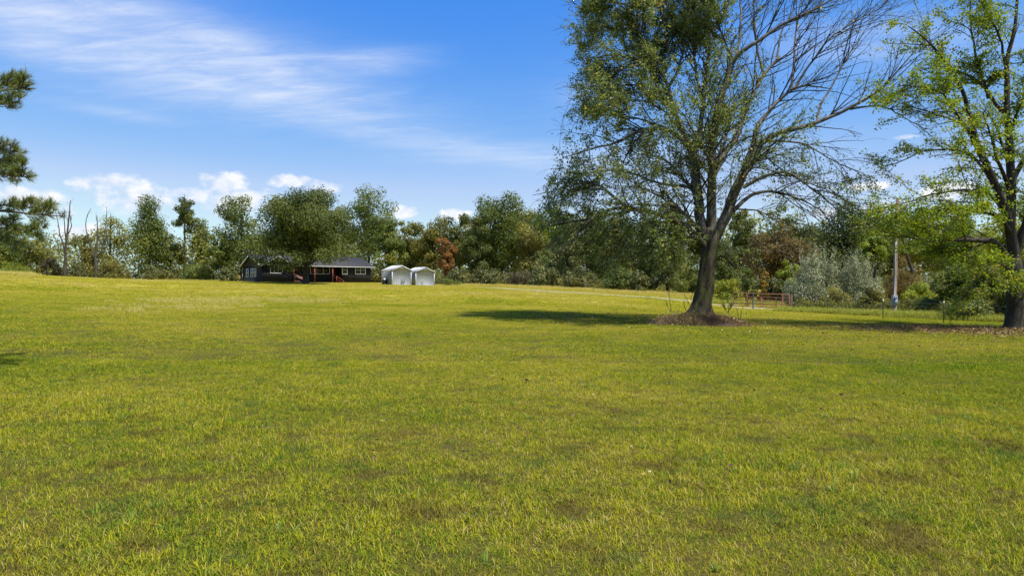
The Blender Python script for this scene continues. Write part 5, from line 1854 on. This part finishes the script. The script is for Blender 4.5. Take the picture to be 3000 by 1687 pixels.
def scatter(name, pts, rot, scl, idx, src, label, cat):
    me = bpy.data.meshes.new(name)
    me.vertices.add(len(pts))
    me.vertices.foreach_set('co', pts.astype(np.float32).ravel())
    for nm, arr, ty in (('sc', scl, 'FLOAT'), ('ix', idx, 'INT')):
        a = me.attributes.new(nm, ty, 'POINT')
        a.data.foreach_set('value', arr.astype(np.int32 if ty == 'INT' else np.float32))
    # turn about the upright, then lean with the slope of the ground
    x, y = pts[:, 0], pts[:, 1]
    gx_, gy_ = (zf(x + .4, y) - zf(x - .4, y)) / .8, (zf(x, y + .4) - zf(x, y - .4)) / .8
    Z3 = norm(np.stack([-gx_, -gy_, np.ones(len(x))], 1))
    A3 = np.stack([np.cos(rot), np.sin(rot), 0 * rot], 1)
    X3 = norm(A3 - Z3 * (A3 * Z3).sum(1, keepdims=True))
    Y3 = np.cross(Z3, X3)
    eul = np.stack([np.arctan2(Y3[:, 2], Z3[:, 2]), -np.arcsin(np.clip(X3[:, 2], -1, 1)), np.arctan2(X3[:, 1], X3[:, 0])], 1)
    a = me.attributes.new('rot', 'FLOAT_VECTOR', 'POINT')
    a.data.foreach_set('vector', eul.astype(np.float32).ravel())
    o = bpy.data.objects.new(name, me)
    COL.objects.link(o)
    ng = bpy.data.node_groups.new(name, 'GeometryNodeTree')
    ng.interface.new_socket('Geometry', in_out='INPUT', socket_type='NodeSocketGeometry')
    ng.interface.new_socket('Geometry', in_out='OUTPUT', socket_type='NodeSocketGeometry')
    N_ = ng.nodes
    gi_, go_ = N_.new('NodeGroupInput'), N_.new('NodeGroupOutput')
    ci = N_.new('GeometryNodeCollectionInfo')
    ci.inputs['Collection'].default_value = src
    ci.inputs['Separate Children'].default_value = True
    ci.inputs['Reset Children'].default_value = True
    ip = N_.new('GeometryNodeInstanceOnPoints')
    ip.inputs['Pick Instance'].default_value = True

    def attr(nm, ty):
        a = N_.new('GeometryNodeInputNamedAttribute')
        a.data_type = ty
        a.inputs[0].default_value = nm
        return a.outputs[0]
    L = ng.links
    L.new(gi_.outputs[0], ip.inputs['Points'])
    L.new(ci.outputs[0], ip.inputs['Instance'])
    L.new(attr('ix', 'INT'), ip.inputs['Instance Index'])
    L.new(attr('rot', 'FLOAT_VECTOR'), ip.inputs['Rotation'])
    L.new(attr('sc', 'FLOAT'), ip.inputs['Scale'])
    L.new(ip.outputs[0], go_.inputs[0])
    md_ = o.modifiers.new('scatter', 'NODES')
    md_.node_group = ng
    setp(o, label, cat, None, 'stuff')
    return o


rng = np.random.default_rng(15)


def near_track(x, y):
    d = np.sqrt(((np.stack([x, y], -1)[:, None, :] - TP[None, :, :2]) ** 2).sum(2))
    k = d.argmin(1)
    dm = d[np.arange(len(x)), k]
    return dm


def ring(y0, y1, step, margin=1.5, jitter=.5, slope=.80):
    """jittered grid over the wedge of ground between two distances"""
    pts = []
    yy = np.arange(y0, y1, step)
    for y in yy:
        xm = y * slope + margin
        xs = np.arange(-xm, xm, step)
        pts.append(np.stack([xs + (rng.random(len(xs)) - .5) * step * 2 * jitter, y + (rng.random(len(xs)) - .5) * step * 2 * jitter], 1))
    return np.concatenate(pts)


def lay(name, P2, src, nvar, s0, s1, label, cat, track=True):
    if track:
        dm = near_track(P2[:, 0], P2[:, 1])
        P2 = P2[~((dm > .4) & (dm < 1.3))]
    e = ((P2[:, 0] - MC[0]) / 1.9) ** 2 + ((P2[:, 1] - MC[1]) / 1.4) ** 2
    P2 = P2[e > 1]
    # keep grass out of the house and sheds
    for (ox, oy, w_, d_) in ((HX, HY, HL, HD), (sh1.location.x, sh1.location.y, W1, 2.9), (sh2.location.x, sh2.location.y, W2, 2.9)):
        lx = (P2[:, 0] - ox) * cT + (P2[:, 1] - oy) * sT
        ly = -(P2[:, 0] - ox) * sT + (P2[:, 1] - oy) * cT
        P2 = P2[~((lx > -.3) & (lx < w_ + .3) & (ly > -.3) & (ly < d_ + .3))]
    n = len(P2)
    w = np.sin(P2[:, 0] * .9 + 1.3 * np.sin(P2[:, 1] * .7)) * np.sin(P2[:, 1] * 1.1 + P2[:, 0] * .4)
    sc = (s0 + (s1 - s0) * rng.random(n)) * (1 + .18 * w)
    scatter(name, np.c_[P2, zf(P2[:, 0], P2[:, 1])], rng.random(n) * 2 * PI, sc, rng.integers(0, nvar, n), src, label, cat)
    print(name, n)


near_src = sources('near_clump', M['grass'], [((i, .5, 1350, .018, .070, .0042), dict(spread=1.1, dryp=.12, mat=.55)) for i in range(6)])
lay('lawn_grass', ring(2.2, 15, .30, margin=4, jitter=.3), near_src, 6, .8, 1.25, 'short green and yellow lawn grass close to the viewer', 'grass', False)
M['coarse'] = leaf_mat('coarse grass blades', [(0.0, (0.06, 0.13, 0.03)), (0.5, (0.13, 0.24, 0.035)), (0.8, (0.30, 0.33, 0.05)), (1.0, (0.52, 0.46, 0.22))], 0.3, 0.7, 0, 0, 0.05)
coarse_src = sources('coarse_clump', M['coarse'], [((90 + i, .16, 26, .05, .13, .0062), dict(spread=1.3, hay=True)) for i in range(6)])
cp_ = ring(2.8, 20, .62, jitter=.5)
cw_ = np.sin(cp_[:, 0] * 1.3 + 2 * np.sin(cp_[:, 1] * .8)) + np.sin(cp_[:, 1] * 1.9 + cp_[:, 0] * .6)
cp_ = cp_[rng.random(len(cp_)) < np.clip(.25 + .3 * cw_, .04, .8)]
lay('coarse_tufts', cp_, coarse_src, 6, .6, 1.3, 'coarser longer tufts of grass dotted over the near lawn', 'grass', False)
mid_src = sources('mid_clump', M['grass'], [((20 + i, 1.0, 2200, .018, .055, .0075), dict(spread=1.1, mat=.5)) for i in range(5)])
lay('meadow_grass', ring(14.6, 48, .66, margin=5, jitter=.42), mid_src, 5, .8, 1.25, 'mown yellow green grass across the middle of the field', 'grass')
far_src = sources('far_clump', M['grass'], [((40 + i, 1.8, 1300, .03, .085, .016), dict(spread=1.1)) for i in range(5)])
lay('field_grass', ring(46, 128, 1.25, margin=8, jitter=.5, slope=.84), far_src, 5, .8, 1.25, 'drier mown grass on the far rise of the field', 'grass')
print('tree card tris', TREE_TRIS[0])

# taller dry grass: drifts in the field, along the wood edge, on the hump at the left
hay_src = sources('hay_clump', M['hay'], [((60 + i, 1.2, 240, .12, .34, .010), dict(hay=True, spread=.5)) for i in range(4)])
pts = []


def drift(px, py, rx, ry, n):
    c = hit(px, py)
    e = hit(px + rx, py)
    f = hit(px, py + ry)
    sx_, sy_ = abs(e[0] - c[0]), abs(f[1] - c[1])
    pts.append(np.stack([c[0] + rng.normal(0, .5, n) * sx_, c[1] + rng.normal(0, .5, n) * sy_], 1))


for a in ((620, 884, 170, 13, 60), (760, 880, 180, 11, 60), (930, 881, 150, 8, 40), (480, 880, 110, 10, 20), (370, 905, 140, 16, 14), (560, 905, 200, 16, 22)):
    drift(*a)
D_ = np.concatenate(pts)
n = len(D_)
scatter('dry_seed_grass', np.c_[D_, zf(D_[:, 0], D_[:, 1])], rng.random(n) * 6.28, .35 + .45 * rng.random(n), rng.integers(0, 4, n), hay_src, 'pale dry seed grass in drifts across the field before the house', 'grass')
pts = []
for px in range(1300, 2010, 6):
    y = 838 + (px - 1450) * .048
    Yw = 101 - max(0, px - 1450) * .034
    for k in range(4):
        xx = (px - 1500) / F * Yw
        pts.append((xx + rng.normal(0, .5), Yw - rng.random() * 7))
for px in range(-40, 96, 4):
    for k in range(5):
        Yw = 66 + 16 * rng.random()
        pts.append(((px - 1500) / F * Yw + rng.normal(0, .4), Yw))
for px in range(96, 660, 9):
    Yw = 112 + 3 * rng.random()
    pts.append(((px - 1500) / F * Yw, Yw))
D_ = np.array(pts)
dm = near_track(D_[:, 0], D_[:, 1])
D_ = D_[dm > 1.6]
n = len(D_)
scatter('tall_dry_grass', np.c_[D_, zf(D_[:, 0], D_[:, 1])], rng.random(n) * 6.28, .9 + .7 * rng.random(n), rng.integers(0, 4, n), hay_src, 'tall golden grass along the wood edge and on the hump at the left', 'grass')
lush_src = sources('lush_clump', M['lush'], [((80 + i, .9, 200, .10, .34, .009), dict(hay=True, spread=.6)) for i in range(4)])
pts = []
for px in range(2320, 2990, 4):
    py = 913 + (px - 2320) * .046
    c = hit(px, py, 20)
    for k in range(5):
        pts.append((c[0] + rng.normal(0, .2), c[1] + rng.normal(0.6, 1.0)))
for px in range(2060, 2330, 6):
    for k in range(5):
        Yw = 63 + 6 * rng.random()
        pts.append(((px - 1500) / F * Yw, Yw))
for px in range(1870, 2030, 4):
    Yw = 84 + 3 * rng.random()
    pts.append(((px - 1500) / F * Yw, Yw))
    pts.append(((px - 1500) / F * Yw, Yw + 1.5))
D_ = np.array(pts)
n = len(D_)
scatter('verge_grass', np.c_[D_, zf(D_[:, 0], D_[:, 1])], rng.random(n) * 6.28, .7 + .9 * rng.random(n), rng.integers(0, 4, n), lush_src, 'bright unmown grass along the fence and behind the gate', 'grass')

# ------------------------------------------------------------------ fallen leaves
rng = np.random.default_rng(61)
mb = MB()


def litter(px, py, rx, ry, n, vlo, vhi, size=.055, pale=.05):
    c = hit(px, py)
    e = hit(px + rx, py)
    f = hit(px, py + ry)
    sx_, sy_ = abs(e[0] - c[0]), abs(f[1] - c[1])
    x = c[0] + rng.normal(0, .55, n) * sx_
    y = c[1] + rng.normal(0, .55, n) * sy_
    v_ = vlo + (vhi - vlo) * rng.random(n)
    v_ = np.where(rng.random(n) < pale, .9 + .1 * rng.random(n), v_)
    mb.cards(np.stack([x, y, zf(x, y) + .045 + .04 * rng.random(n)], 1), norm(rng.normal(size=(n, 3)) * .45 + np.array([0, 0, 1])), size * (.6 + .8 * rng.random(n)), rng, v_, .7, .35)


litter(2030, 940, 420, 35, 3200, 0.0, .75, .06, .12)
litter(1700, 930, 200, 18, 1100, 0.0, .6, .06, .10)
litter(2750, 965, 300, 14, 4200, .15, .75, .07, .06)
litter(2900, 975, 200, 25, 2200, .15, .75, .07, .06)
litter(2500, 990, 500, 40, 900, 0, .6, .05, .06)
litter(1900, 1150, 900, 170, 160, .1, .7, .05, .04)
litter(1300, 1300, 900, 220, 90, .1, .7, .04, .04)
setp(mb.build('fallen_leaves', M['litter']), 'brown and yellow fallen leaves strewn under the two big trees', 'leaves', None, 'stuff')
print('meshes', len(bpy.data.meshes))
